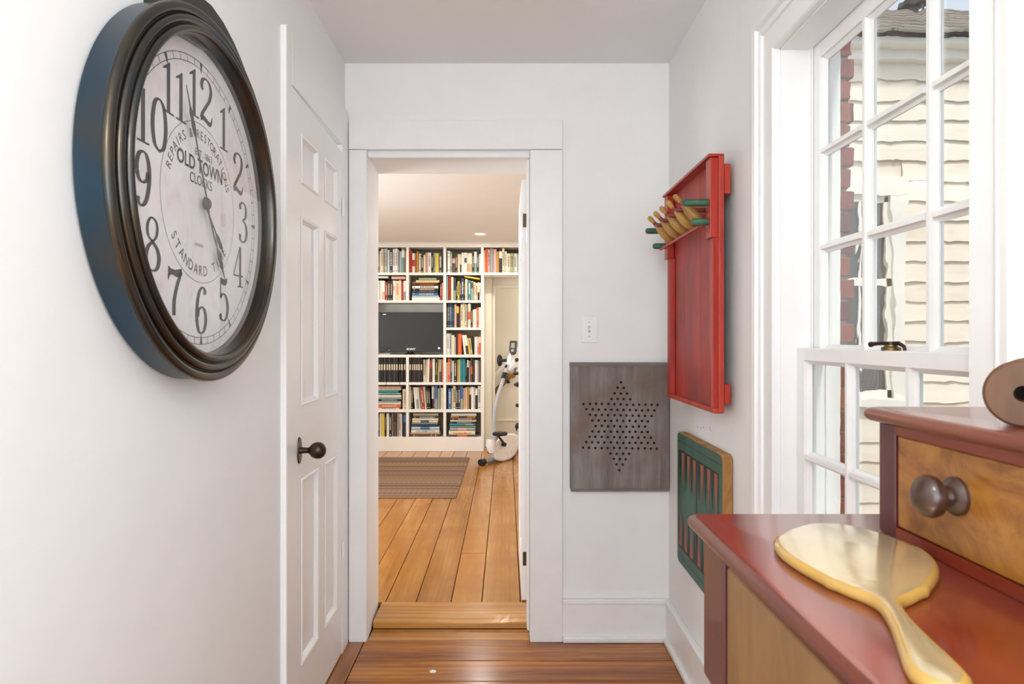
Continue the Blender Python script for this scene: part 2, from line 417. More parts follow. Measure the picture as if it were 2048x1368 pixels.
# door_2: white door opened into the far room, hinged on the right jamb
d2 = sthing('door_2', (.09, 3.5, ZF), 'white panel door standing open into the book room', 'door')
x0, x1, ya, yb = .0735, .106, YT+.004, YT+.74
db = MB(); db.box((x0+.006, ya, ZF+.008), (x1-.006, yb, 2.02))
for yy in ((ya, ya+.09), (ya+.325, ya+.405), (yb-.09, yb)):
    db.box((x0, yy[0], ZF+.008), (x0+.006, yy[1], 2.02)); db.box((x1-.006, yy[0], ZF+.008), (x1, yy[1], 2.02))
for zz in ((ZF+.008, .24), (.84, 1.06), (1.68, 1.79), (1.92, 2.02)):
    for u in ((ya+.09, ya+.325), (ya+.405, yb-.09)):
        db.box((x0, u[0], zz[0]), (x0+.006, u[1], zz[1])); db.box((x1-.006, u[0], zz[0]), (x1, u[1], zz[1]))
db.build('door_slab', M['trim'], d2)
for z in (1.828, .236):
    h = MB(); h.box((x0+.006, YT+.0015, z-.032), (x0+.03, YT+.004, z+.032))
    for k in range(3): h.tube([(x0+.031, YT+.0005, z-.033+.022*k), (x0+.031, YT+.0005, z-.013+.022*k)], .0042, 8)
    tag(h.build('hinge', M['darkmetal'], d2), 'dark worn metal hinge')

# window_1: nine over six sash window in the right wall
w1 = sthing('window_1', (.76, 1.315, WZ0), 'white double hung sash window with many small panes', 'window')
jb = MB()
for (ya, yb) in ((WY1-.004, WY1), (WY0, WY0+.004)): jb.box((XR-.001, ya, WZ0), (.835, yb, WZ1))
jb.box((XR-.001, WY0, WZ1-.004), (.835, WY1, WZ1)); jb.box((XR-.02, WY0, WZ0), (.86, WY1, WZ0+.012))
sgn = {WY1: -1, WY0: 1}
for y, s_ in sgn.items():   # parting stop strips
    jb.box((.762, y+s_*.004, WZ0+.01), (.7625+.0, y+s_*.012, WZ1-.005)) if False else jb.box((.7605, y+s_*.004, WZ0+.012), (.7635, y+s_*.014, WZ1-.004))
    jb.box((.80, y+s_*.004, WZ0+.012), (.835, y+s_*.010, WZ1-.004))
jb.build('jamb', M['trim'], w1)
def sash(x0, x1, z0, z1, mz, top, bot, stile, name_lab):
    ya, yb = WY0+.005, WY1-.005
    fr = MB()
    fr.box((x0, ya, z0), (x1, ya+stile, z1), c=.0012); fr.box((x0, yb-stile, z0), (x1, yb, z1), c=.0012)
    fr.box((x0, ya+stile, z0), (x1, yb-stile, z0+bot), c=.0012); fr.box((x0, ya+stile, z1-top), (x1, yb-stile, z1), c=.0012)
    # putty / sticking bevel round the inside of the frame
    so = fr.build('sash', M['trim'], w1); tag(so, name_lab)
    mw = .013
    yc = [ya+stile, 1.207, 1.424, yb-stile]; zc = [z0+bot] + mz + [z1-top]
    xm = (x0+x1)/2
    def muntin(a, b, vert):
        m_ = MB(); prof = [(-mw, -.002), (-mw, .003), (-.006, .006), (-.0045, .0155), (.0045, .0155), (.006, .006), (mw, .003), (mw, -.002), (.006, -.012), (-.006, -.012)]
        if vert: m_.prism(prof, lambda p, q: (xm-q, a[0]+p, a[1]), lambda p, q: (xm-q, b[0]+p, b[1]))
        else: m_.prism(prof, lambda p, q: (xm-q, a[0], a[1]+p), lambda p, q: (xm-q, b[0], b[1]+p))
        m_.build('muntin', M['trim'], so)
    for y in yc[1:3]: muntin((y, zc[0]), (y, zc[-1]), True)
    for z in mz:
        for i in range(3): muntin((yc[i]+(.0135 if i else 0), z), (yc[i+1]-(.0135 if i < 2 else 0), z), False)
    # sticking: sloped lips on stiles and rails
    st = MB(); e = .009
    for (p0, p1) in (((yc[0], zc[0]), (yc[0], zc[-1])), ((yc[-1], zc[0]), (yc[-1], zc[-1]))):
        s_ = 1 if p0[0] < 1.3 else -1
        st.add([(x0+.006, p0[0], p0[1]), (xm, p0[0]+s_*e, p0[1]), (xm, p0[0], p0[1]), (x0+.006, p1[0], p1[1]), (xm, p1[0]+s_*e, p1[1]), (xm, p1[0], p1[1])], [(0,1,4,3), (1,2,5,4), (0,3,5,2), (0,2,1), (3,4,5)])
    for z in (zc[0], zc[-1]):
        s_ = 1 if z == zc[0] else -1
        st.add([(x0+.006, yc[0], z), (xm, yc[0], z+s_*e), (xm, yc[0], z), (x0+.006, yc[-1], z), (xm, yc[-1], z+s_*e), (xm, yc[-1], z)], [(0,1,4,3), (1,2,5,4), (0,3,5,2), (0,2,1), (3,4,5)])
    st.build('sticking', M['trim'], so)
    for i in range(3):
        for j in range(len(zc)-1):
            a0, a1, b0, b1 = yc[i]+.001, yc[i+1]-.001, zc[j]+.001, zc[j+1]-.001
            g = MB(); nx = 2
            g.box((xm+.0, a0, b0), (xm+.003, a1, b1))
            me = g.mesh('pane', [M['pane_out'], M['pane_in']])
            for p in me.polygons:
                if p.normal.x < -.5: p.material_index = 1
            c = Vector((xm+.0015, (a0+a1)/2, (b0+b1)/2))
            for v in me.vertices: v.co -= c
            put('pane', me, c, so)
    return so
up = sash(.7645, .797, 1.2165, WZ1-.005, [1.493, 1.727], .037, .031, .042, 'upper sash of nine panes')
lo = sash(.727, .7595, WZ0+.013, 1.2475, [.950-.19, .983], .030, .06, .040, 'lower sash below the meeting rail')
# moulded casing
t4 = sthing('trim_4', (.66, 1.315, .6), 'white moulded casing around the sash window', 'window casing')
cprof = [(0, 0), (0, .016), (.004, .020), (.058, .020), (.060, .026), (.068, .029), (.072, .024), (.078, .024), (.083, .034), (.098, .036), (.104, .030), (.104, 0)]
def casing(pts_name):
    o = MB(); L0 = .60
    Ya, Yb, Zt = WY0, WY1, WZ1
    rings = []
    for (d, x) in cprof: rings.append([(XR-x, Yb+d, L0), (XR-x, Yb+d, Zt+d), (XR-x, Ya-d, Zt+d), (XR-x, Ya-d, L0)])
    n = len(rings)
    for k in range(3):
        seg = MB()
        vv = [r[k] for r in rings] + [r[k+1] for r in rings]
        seg.add(vv, [(i, i+1, n+i+1, n+i) for i in range(n-1)])
        seg.add(vv[:n], [list(range(n))]); seg.add(vv[n:], [list(range(n))[::-1]])
        seg.build('casing_board' if k != 1 else 'header_board', M['trim'], t4)
casing(0)
stl = MB(); stl.box((XR-.06, WY0-.10, .565), (XR, WY1+.10, .599), c=.006); stl.build('stool', M['trim'], t4)
# sash lock on the meeting rail
lk = thing('sash_lock', (.745, 1.215, 1.2475), 'small dark brass sash lock on top of the meeting rail', 'window lock')
a = MB(); a.lathe([(.017, 0), (.017, .006), (.012, .008), (.0115, .011), (0, .0112)], (.744, 1.285, 1.2475), (0, 0, 1), 20); a.build('lock_base', M['brass'], lk)
b = MB(); b.tube([(.744, 1.283, 1.2605), (.736, 1.30, 1.262), (.729, 1.315, 1.2605), (.727, 1.326, 1.259)], [.0045, .0036, .004, .006], 8)
b.tube([(.744, 1.283, 1.2605), (.750, 1.270, 1.262), (.753, 1.258, 1.256), (.753, 1.255, 1.249)], [.0045, .004, .0035, .003], 8)
b.lathe([(.009, 0), (.009, .005), (0, .0052)], (.744, 1.285, 1.2585), (0, 0, 1), 14)
b.build('lever', M['darkmetal'], lk)

# unseen hall lamp, hung low as a globe to brighten ceiling and walls
lamp = thing('unseen_globe_lamp', (-.1, -.15, CH), 'unseen white globe lamp hung low to brighten the hall', 'pendant lamp')
a = MB(); a.lathe([(.06, 0), (.06, -.012), (.012, -.03), (.007, -.035), (.007, -.2), (.04, -.21), (.045, -.235)], (-.1, -.15, CH-.001), (0, 0, 1), 24); a.build('rod', M['brass'], lamp)
a = MB(); a.ball((-.1, -.15, CH-.345), .115, 24, 16); a.build('glass_globe', emit('hall_lamp_glow', (1, .97, .93, 1), 40), lamp)
# ---------------------------------------------------------------- book room shell
YBK, YREC = 7.31, 7.66                           # bookcase front, rear wall
FXL, FXR = -2.4, 1.36
ff = struct('floor', MB().box((FXL-.1, YT-.002, ZF-.12), (FXR, 9.2, ZF-.021)), M['dark'], 'book room floor under wide golden pine boards', 'floor')
px_ = [-2.39, -2.21, -2.06, -1.90, -1.745, -1.60, -1.44, -1.30, -1.135, -.985, -.84, -.70, -.568, -.424, -.26, -.114, .068, .225, .40, .56, .72, .90, 1.07, 1.22, 1.355]
for i in range(len(px_)-1):
    a, b = px_[i]+.002, px_[i+1]-.002
    ends = [YT-.001, 9.1] if i not in (14, 11, 17, 9, 15) else [YT-.001, {14: 3.84, 11: 5.02, 17: 5.9, 9: 4.3, 15: 6.35}[i], 9.1]
    for k in range(len(ends)-1):
        plank(a, b, ends[k]+.001, ends[k+1]-.001, ZF-.02, ZF+rnd.uniform(-.0012, .0004), M['floor_far'], ff)
nb = MB()
for y in (3.45, 3.84, 4.3, 4.75, 5.4, 6.1):
    for i in range(9, 19):
        for x in (px_[i]+.03, px_[i+1]-.03):
            yy = y + rnd.uniform(-.012, .012); r = .0035
            nb.add([(x+r*math.cos(k*PI/3), yy+r*math.sin(k*PI/3), ZF+.0012) for k in range(6)], [list(range(6))])
o = nb.build('nail_head', M['dark'], ff, False); o['kind'] = 'stuff'
FC = 2.336
struct('ceiling', MB().box((FXL-.1, YT, FC), (FXR+.1, YREC, FC+.1)), M['farceil'], 'warm white ceiling of the book room', 'ceiling')
struct('wall_far_left', MB().box((FXL-.1, YT, 0), (FXL, 9.3, 2.6)), M['farwall'], 'warm white left wall of the book room', 'wall')
struct('wall_far_right', MB().box((FXR, YT, 0), (FXR+.1, 9.3, 2.6)), M['farwall'], 'warm white right wall of the book room', 'wall')
# rear wall with the stair opening
SX0, SX1, SZ = -.131, 1.0, 1.862
rw = MB(); rw.box((FXL, YREC, 0), (SX0, YREC+.12, 2.45)); rw.box((SX0, YREC, SZ), (SX1, YREC+.12, 2.45)); rw.box((SX1, YREC, 0), (FXR, YREC+.12, 2.45))
struct('wall_far_back', rw, M['cream'], 'cream wall behind the bookcase with an opening to the stairs', 'wall')
t5 = sthing('trim_5', (-.15, YREC, ZF), 'narrow cream casing at the stair opening beside the bookcase', 'door casing')
MB().box((SX0-.028, YREC-.012, ZF+.001), (SX0+.002, YREC+.13, SZ+.03), c=.003).build('casing_board', M['cream'], t5)
MB().box((SX0+.0025, YREC-.012, SZ-.002), (SX1, YREC+.13, SZ+.028), c=.003).build('header_board', M['cream'], t5)
# stair hall
struct('wall_stair', MB().box((FXL, 8.62, 0), (FXR, 8.74, 2.9)), M['cream'], 'cream stairwell wall behind the handrail', 'wall')
struct('ceiling', MB().box((FXL-.1, YREC+.12, 2.45), (FXR+.1, 9.0, 2.55)), M['farceil'], 'ceiling over the stairwell beyond the book room', 'ceiling')
bs = MB(); bs.box((FXL, 8.60, ZF), (FXR, 8.62, .205), c=.002); bs.box((FXL, 8.594, .20), (FXR, 8.62, .225), c=.004)
struct('baseboard_stair', bs, M['cream'], 'cream baseboard along the stairwell wall', 'baseboard')
hr = thing('stair_handrail', (-.05, 8.52, .6), 'round wooden handrail rising along the stairwell wall', 'handrail')
a0, a1 = P(977, 797, 8.50), P(1022, 750, 8.50)
MB().tube([a0 - (a1-a0)*1.6, a0, a1], .031, 14).build('rail', wood('handrail_wood', [(.3, srgb('#6b4a1c')), (.7, srgb('#a27a35'))], 0, 10, .2, .3, rand=False), hr)
e = MB(); e.lathe([(.0, -.036), (.05, -.034), (.056, -.02), (.056, .02), (.05, .032), (0, .034)], a1 + Vector((.01, 0, .01)), (0, 1, 0), 24); e.build('rail_end', wood('handrail_end_wood', [(.3, srgb('#6b4a1c')), (.7, srgb('#a27a35'))], 0, 10, .5, .3, rand=False), hr)
for t in (.35, -.9):
    p = a0 + (a1-a0)*t; e = MB(); e.tube([p, p+Vector((0, .05, -.03)), p+Vector((0, .105, -.03))], .008, 8); e.lathe([(.028, 0), (.028, -.005)], p+Vector((0, .119, -.03)), (0, 1, 0), 14); e.build('bracket', M['brass'], hr)
sk = MB()   # sloping skirt board above the stair
d = Vector((.62, 0, .70))
for off in (0.0,):
    p0 = P(975, 770, 8.6); p1 = p0 + d*1.6
    up_ = Vector((0, 0, .045))
    sk.add([p0, p1, p1+up_, p0+up_, p0-Vector((0, .02, 0)), p1-Vector((0, .02, 0)), p1+up_-Vector((0, .02, 0)), p0+up_-Vector((0, .02, 0))], [(0,3,2,1),(4,5,6,7),(0,1,5,4),(1,2,6,5),(2,3,7,6),(3,0,4,7)])
struct('trim_6', sk, M['trim'], 'white sloping moulding on the stairwell wall', 'moulding')

# downlights in the book room: one seen, the others added out of view
LENS = MB().lathe([(.052, 0), (0, .0005)], (0, 0, 0), (0, 0, -1), 24, caps=False).mesh('lens', M['lampglow'])
RING = MB().lathe([(.052, -.02), (.054, .003), (.062, .006), (.074, .004), (.078, 0)], (0, 0, 0), (0, 0, -1), 32, caps=False).mesh('trim_ring', M['trim'])
for i, (x, y) in enumerate(((-.263, 6.74), (-1.75, 6.74), (.75, 6.74), (-1.25, 4.5), (.75, 4.5))):
    dl = thing('downlight', (x, y, FC), ['lit recessed downlight in the book room ceiling seen above the bookcase', 'added unseen recessed downlight over the left end of the bookcase', 'added unseen recessed downlight in front of the stair opening', 'added unseen recessed downlight near the doorway on the left', 'added unseen recessed downlight near the doorway on the right'][i], 'downlight', 'downlights in the book room')
    put('trim_ring', RING, (x, y, FC), dl); put('lens', LENS, (x, y, FC-.002), dl)
    light('downlight_beam', 'AREA', (x, y, FC-.012), 8.5, (1, .96, .90), (0, 0, 0), .1, shape='DISK')

# ---------------------------------------------------------------- bookcase
K = 181.9
def wx(px): return (px - CX)/K
def wz(py): return EYE + (CY - py)/K
bc = thing('bookcase', (-.9, 7.48, ZF), 'built in off white bookcase filling the far wall', 'bookcase')
BD = .335                                        # depth
yb0, yb1 = YBK, YBK+BD
MW = M['warmwhite']
def bbox(name, x0, x1, z0, z1, ya=yb0, yb=yb1, m=None):
    return MB().box((x0, ya, z0), (x1, yb, z1), c=.0015).build(name, m or MW, bc)
e_ = .0006
bbox('back_panel', -1.49, wx(966), .19, wz(496), yb1-.012, yb1, M['back'])
bbox('back_panel', wx(966), .33, wz(545), wz(496), yb1-.012, yb1, M['back'])
bbox('back_panel', wx(746)+e_, wx(886.6)-e_, wz(709.5), wz(605.5), yb1-.016, yb1-.0125)  # paler panel standing for the light that reaches into the niche
bbox('base', -1.49, wx(967), ZF+.0008, wz(874))
bbox('top_rail', -1.49, .33, wz(494.6), FC-.001)
for (a, b) in ((741, 746), (886.6, 892), (962, 967.4)):
    bbox('upright', wx(a), wx(b), wz(874)+e_, wz(494.6)-e_)
bbox('upright', .33, .36, wz(550), FC-.001)
for (z0, z1) in ((605.5, 494.6), (874, 715)):
    bbox('upright', wx(812), wx(817.5), wz(z0)+e_+(0.0264 if z0 < 700 else 0), wz(z1)-e_)
def shelf(a, b, y0, y1): bbox('shelf', wx(a)+e_, wx(b)-e_, wz(y1), wz(y0), yb0+.002, yb1-.0125)
for (a, b) in ((746, 812), (817.5, 886.6)):
    shelf(a, b, 545, 550)
    for s_ in ((764.7, 770), (819, 824.7)): shelf(a, b, *s_)
shelf(746, 886.6, 600.7, 605.5); shelf(746, 886.6, 709.5, 715)
for s_ in ((545, 550), (600.7, 605.5), (655, 660), (709.5, 715), (764.7, 770), (819, 824.7)): shelf(892, 962, *s_)
bbox('shelf', wx(967.4)+e_, .33-e_, wz(550), wz(545), yb0+.002, yb1-.0125)
bbox('recess_panel', wx(967.6), SX0-.03, ZF+.002, wz(550.5), yb1-.03, yb1-.013, M['cream'])

# ---------------------------------------------------------------- books
PAL = {'k': ('black', '#231f1e'), 'K': ('charcoal', '#3b3838'), 'w': ('white', '#ece7da'), 'c': ('cream', '#e6d6b4'), 't': ('tan', '#b79a74'), 'r': ('red', '#b8321f'),
       'o': ('orange', '#e05f26'), 'y': ('yellow', '#d8bd42'), 'm': ('mustard', '#b9862c'), 'n': ('navy', '#2c3450'), 'b': ('blue', '#3f6f9c'), 'l': ('pale blue', '#a9c2c9'),
       'g': ('sage green', '#a2a980'), 'G': ('grey green', '#7f9788'), 'T': ('teal', '#1f8387'), 'p': ('pink', '#d9a79b'), 'u': ('plum', '#4d3a4c'), 'e': ('grey', '#9a9b99'), 'B': ('brown', '#66402c'), 'M': ('maroon', '#4e2526')}
ORD = ['first', 'second', 'third', 'fourth', 'fifth', 'sixth', 'seventh', 'eighth', 'ninth', 'tenth', 'eleventh', 'twelfth', 'thirteenth', 'fourteenth', 'fifteenth', 'sixteenth', 'seventeenth', 'eighteenth']
for k_, (nm, hx) in PAL.items(): M['bk'+k_] = plain('book_cover_'+nm.replace(' ', '_'), hx, .45, var=.08, scale=25)
M['pages'] = plain('book_pages', '#ddd0b2', .8, var=.1, scale=200)
BM = {}
def bookmesh(c, a, style):
    """unit book: spine at y=0, thickness along x, height along z"""
    key = (c, a, style)
    if key in BM: return BM[key]
    m_ = MB(); t = .09
    m_.add([(0,0,0),(t,0,0),(t,1,0),(0,1,0),(0,0,1),(t,0,1),(t,1,1),(0,1,1)], [(0,3,2,1),(4,5,6,7),(0,1,5,4),(1,2,6,5),(2,3,7,6),(3,0,4,7)], 0)
    m_.add([(1-t,0,0),(1,0,0),(1,1,0),(1-t,1,0),(1-t,0,1),(1,0,1),(1,1,1),(1-t,1,1)], [(0,3,2,1),(4,5,6,7),(0,1,5,4),(1,2,6,5),(2,3,7,6),(3,0,4,7)], 0)
    # rounded spine
    pr_ = [(0, .0), (.2, -.02), (.5, -.03), (.8, -.02), (1, .0), (1, .03), (0, .03)]
    m_.prism(pr_, lambda x, y: (x, y, 0), lambda x, y: (x, y, 1), 0)
    m_.box((t, .03, .012), (1-t, .97, .985), 1)
    r2 = random.Random(hash(key) % 1000 if False else (ord(c)*7+ord(a)*13+style*5))
    def band(z0, z1, x0=.0, x1=1.0, mi=2):
        pts = [(x0 + (x1-x0)*k/4) for k in range(5)]
        yy = [-(.002 if True else 0) - .03*(1-abs(2*x-1)**2) - .004 for x in pts]
        v = [(x, y, z0) for x, y in zip(pts, yy)] + [(x, y, z1) for x, y in zip(pts, yy)]
        m_.add(v, [(i, i+1, i+6, i+5) for i in range(4)], mi)
    if style == 1:      # title marks down the spine
        z = .84
        while z > .3:
            h = r2.uniform(.018, .04); band(z-h, z, .28, .72); z -= h + r2.uniform(.012, .03)
        band(.06, .09, .3, .7)
    elif style == 2: band(.62, .92)
    elif style == 3: band(.88, .9); band(.72, .735); band(.12, .14)
    elif style == 4: band(.33, .66)
    elif style == 5: band(.5, .74, .2, .8)
    elif style == 6: band(.02, .45)
    me = m_.mesh('book', [M['bk'+c], M['pages'], M['bk'+a]], fix=False)
    BM[key] = me; return me
def acc(c): return {'k': 'c', 'K': 'w', 'n': 'w', 'B': 'c', 'u': 'w', 'b': 'w', 'T': 'w', 'r': 'c', 'o': 'c', 'M': 'c', 'm': 'B', 'y': 'k'}.get(c, 'k' if c in 'wcp' else 'B')
ROWN = {0: 'top row', 1: 'second row', 2: 'third row', 3: 'fourth row', 4: 'fifth row', 5: 'sixth row', 6: 'bottom row'}
CELLX = {0: (746, 812), 1: (817.5, 886.6), 2: (892, 962), 3: (967.4, 1072)}
CELLZ = {0: (494.6, 545), 1: (550, 600.7), 2: (605.5, 655), 3: (660, 709.5), 4: (715, 764.7), 5: (770, 819), 6: (824.7, 874)}
COLN = {0: 'leftmost column', 1: 'second column', 2: 'third column', 3: 'bay above the stair opening'}
nbook = 0
def standing(row, col, spec, x0=None, x1=None, start=0, kind='book', zlift=0, hscale=1.0):
    """spec: 'c5.96/2' -> colour, width, height as a share of the cell, optional spine style and accent; '_3' a gap; '>8' a lean in degrees for what follows"""
    global nbook
    a, b = CELLX[col]; a = x0 if x0 is not None else a; b = x1 if x1 is not None else b
    t_, bo = CELLZ[row]; H = (bo-t_)/K; zf = wz(bo) + .0006
    items = []; lean = 0
    for tok in spec.split():
        if tok[0] == '_': items.append(('_', float(tok[1:]), 0, 0, 0, 0)); continue
        if tok[0] == '>': lean = float(tok[1:]); continue
        body, *st = tok.split('/'); c = body[0]; wd, hh = body[1:].split('.'); wd = float(wd); hh = float('.'+hh)
        sty = int(st[0][0]) if st else rnd.choice([0, 1, 1, 1, 3]); ac = st[0][1] if st and len(st[0]) > 1 else acc(c)
        items.append((c, wd, hh, sty, ac, lean))
    tot = sum(i[1] for i in items)
    X0, X1 = wx(a)+.001, wx(b)-.001
    # room for a lean: where tops would run into the neighbour, leave a wedge of space at the foot
    gaps = []; prev = (0, H)
    for (c, wd, hh, sty, ac, ln) in items + [('end', 0, 1, 0, 0, 0)]:
        hm = min(hh if hh else 1, .98)*H
        gaps.append(max(0, min(hm, prev[1])*(math.tan(R(prev[0])) - math.tan(R(ln)))) if c != '_' else 0)
        prev = (ln, hm) if c != '_' else (prev[0], prev[1])
    sc = (X1-X0-sum(gaps))/tot; x = X0; n = start
    for (c, wd, hh, sty, ac, ln), gp in zip(items, gaps):
        wr_ = wd*sc; x += gp
        if c == '_': x += wr_; continue
        me = bookmesh(c, ac, sty)
        h = hh*H*hscale*.992 if hh < .99 else H*.985
        if col == 3: h = h
        dep = min(.27, max(.13, h*.72)) + rnd.uniform(-.02, .02)
        yy = YBK + .02 + rnd.uniform(0, .03)
        name = 'binder' if kind == 'binder' else 'book'
        th_ = R(ln); wid = wr_-.0008
        if ln: wid = (wr_-.0008)*math.cos(th_)
        o = put(name, me, (x, yy, zf + zlift), None, (0, th_, 0), (wid, dep, h))
        if ln > 0:  # leaning to the right: pivot on the lower right corner
            o.location.z += wid*math.sin(th_)
        elif ln < 0: pass
        stt = 'leaning' if ln else 'standing'
        if kind == 'binder': lab = f"slim {PAL[c][0]} binder with paper label, {ORD[n]} from left, {ROWN[row]}, {COLN[col]}"
        else: lab = f"{PAL[c][0]} book {stt} {ORD[n]} from left, {ROWN[row]}, {COLN[col]}"
        tag(o, lab, 'binder' if kind == 'binder' else 'book', f"{'binders' if kind=='binder' else 'books'} in the {ROWN[row]} of the {COLN[col]}")
        n += 1; nbook += 1; x += wr_
    return n
def stack(row, col, spec, label, z0=None, dz=None, rot=0):
    """spec bottom up: 'w6:815-1355/style' -> colour, thickness in shelf px, left-right in photo px"""
    zc = (wz(CELLZ[row][1]) + .0006) if z0 is None else z0
    toks = spec.split(); out = []
    for n, tok in enumerate(toks):
        body, *st = tok.split('/'); c = body[0]; thk, lr = body[1:].split(':'); l_, r_ = lr.split('-')
        thk = float(thk)/K; xa, xb = wx(float(l_)), wx(float(r_))
        sty = int(st[0][0]) if st else 1; ac = st[0][1] if st and len(st[0]) > 1 else acc(c)
        me = bookmesh(c, ac, sty)
        o = put('book', me, (xa, YBK+.015+rnd.uniform(0, .025), zc+thk-.0004), None, (0, R(90), 0), (thk-.0006, .2+rnd.uniform(-.02, .02), xb-xa))
        nth = ORD[n] + ' from the bottom' if len(toks) > 1 else 'alone'
        lab = f"{PAL[c][0]} book lying {nth} in the {label}" if len(toks) > 1 else f"{PAL[c][0]} book lying {label}"
        tag(o, lab, 'book', f"books in the {label}" if len(toks) > 1 else 'books laid on top of others')
        zc += thk; out.append(o)
    return out
# top row
standing(0, 0, 'k4.8 t3.7 u4.86 c3.88/0 w4.955 t4.95/1 l4.965 w4.92 n6.97/1 w5.96 w5.96 e3.92 l4.86/0 G6.975/2w t3.86')
standing(0, 1, 'r6.88/0 w5.78/4r m4.79/0 m3.86/0 w5.77/3 k5.72/1 c4.71/0 p5.8/0 w6.8/1 k4.79/1 l4.79 y7.78/0 K7.77/1 _2')
standing(0, 2, 'k2.85 w5.88 G4.84/1w B6.62/2p k4.75/1 c5.75/0 c3.74/6k w4.8/0 w7.81/5n c9.78/6t k4.78/1 w5.84/6G k4.82 w4.76/0')
standing(0, 3, 'c2.9/0 o4.97/0 p4.94/1n e6.97/0 p5.94/0 m4.85/0 k5.93/2w c4.97/1 w4.85 c5.77/1 g6.78/1 w5.78/1 e7.78/0 n6.78/2M t5.77/1 k4.8 w4.78 B5.8')
# second row
standing(1, 0, 'k5.77 w6.80 w5.81/0 w5.8/6p r5.75/1 k5.8/1 k4.8/1 w5.81/5p c7.8/1o c4.82/0 r4.78/0 w5.8/6e', hscale=.98)
zt = wz(600.7) + .0006 + .82*(600.7-550)/K
stack(1, 0, 'k2.6:753-777/0 w3.6:755-776/0', 'pile on standing books, leftmost column', zt+.002)
stack(1, 0, 'p5.6:782.5-810/0', 'across standing books in the second row, leftmost column', zt+.004)
stack(1, 1, 'w6.4:823.5-879/0 l3.6:823.5-877/0 b4.8:823.5-875/1 n4.4:824-875.5/1m k4.6:824-876/1 w5.8:824-876/1k k4.4:824-876/1o m2.4:824-876/0 c4.2:831-878/0 g4.6:837-872/0', 'tall pile, second row, second column')
standing(1, 1, 'r4.66/1 c4.70/0', 879.6, 886.4)
standing(1, 2, 'G4.97/6e r6.98/0 c5.93/0 n5.9/6G k3.7 y5.77/1k k3.8 n6.87/1 k2.8 c4.85/0 c2.84 T6.80/1 e5.77/2B c4.74/1 c5.70/1 c4.73/6k c3.70/1')
oo = stack(1, 2, 'y3.4:929-961/0', 'slanted on the books in the second row, third column', wz(600.7)+.0006+.79*(600.7-550)/K)
oo[0].rotation_euler = (0, R(90+9), 0); oo[0].location.z += .034; oo[0].scale.z *= .97
# third and fourth row
standing(2, 2, 'B4.95/1 n4.97/1 b4.98/1 k6.93/1T p5.96/0 k5.94/2y B4.85/0 c5.96/1 c4.98/0 c5.96/1 e3.95 c6.975/4o k4.8/1 w4.73/0 w5.75/0 o5.82/1 w5.82/0')
standing(3, 2, 'w8.87/1e l4.87 c7.8/0 w3.72/0 k5.8/0 o9.85/0 >-7 w5.80/0 w6.80/6k y4.68/0 c4.68/1 >0 _5 w6.73/0 w4.72/6p o5.77/2')
# binders and books below the television
standing(4, 0, ' '.join(['k4.98/5c']*2 + ['K4.98/5c', 'k4.98/5c']*4 + ['k4.98/5c']*3 + ['_1']), 746, 812, kind='binder')
nb_ = standing(4, 1, 'k4.98/5c K4.98/5c M4.98/5c k4.98/5c K4.98/5c k4.97/5c', 817.5, 844.5, kind='binder')
standing(4, 1, 'c5.92/1 >2 c5.92/0 w4.95/0 B6.93/2r >0 w6.95/0 >2 k5.95/1y y4.93/0 l5.93/6b >0 o4.92/0', 845.5, 886.4, start=nb_)
standing(4, 2, 'c3.8/0 o6.96/1 e4.93/6b w4.87/0 k6.92/1 y4.9/0 c4.93/0 T5.95/0 T6.95/0 k3.9 k4.975/2w e4.87/0 B5.97/4o k4.95 w7.9/0 e4.87/0 B3.93/0')
stack(5, 0, 'w3.2:748-798/1 o6:748-801/1 c2.8:748-801/0 l4.2:748-801/0 k4:748-802/1 l4:748-802/0 w3.8:748-802/0 G4.6:748-801/1 T5.2:748-796/0 c3.8:748-801/0 p4.2:748-801/0', 'wide pile, sixth row, leftmost column')
standing(5, 0, 'c4.83/0 c5.83/1', 804.5, 811.5)
standing(5, 1, 'c4.93/0 k5.93/1 >-5 w5.90/0 w5.9/6e c3.9/0 l4.90/1 r6.93/1 c5.93/0 >-3 k5.9/1 k4.88 >0 _2 w5.94/6k p3.9 b6.96/6e c4.85/0 G4.975/0 c6.88/0')
standing(5, 2, 'n4.95/0 b7.85/1 c3.85/0 c6.95/1 k5.92/1 u5.95/1 b6.95/6g p4.88/0 c5.9/0 m4.92/0 n4.97/2w w6.92/0 w3.9 k5.93/2w w7.95/1')
standing(6, 0, 'k4.9 w3.9 k5.97/1 w4.95/0 y6.96/0 k3.94/1 _1 w5.95/0 k5.96/1 G3.95 B8.97/2M e4.96/0 c3.95 w3.94/0 _2 n6.97/2b')
sA = stack(6, 1, 'B5:820-877/3 t2.4:820-880.5/0 w6.6:821.5-878/0 l5.6:822-878/4b n5.4:822.5-874/0 g3:822.5-874/0 w5:824-875/4b c3.6:824-876/0 K4.4:825.5-876/1 e2.6:826-876/0 c2.2:826-876/0', 'bottom row pile, second column')
sB = stack(6, 2, 'u4:895-955/4o c7.4:897.5-950/0 e6.2:899-950.5/4p G4:899-951/0 T4.6:899-950.5/2G n3.6:899-950/1 c4:900.5-952/0 u3.6:902-951/1 m4:900.5-951/4B w4.6:902-952.5/0', 'bottom row pile, third column')

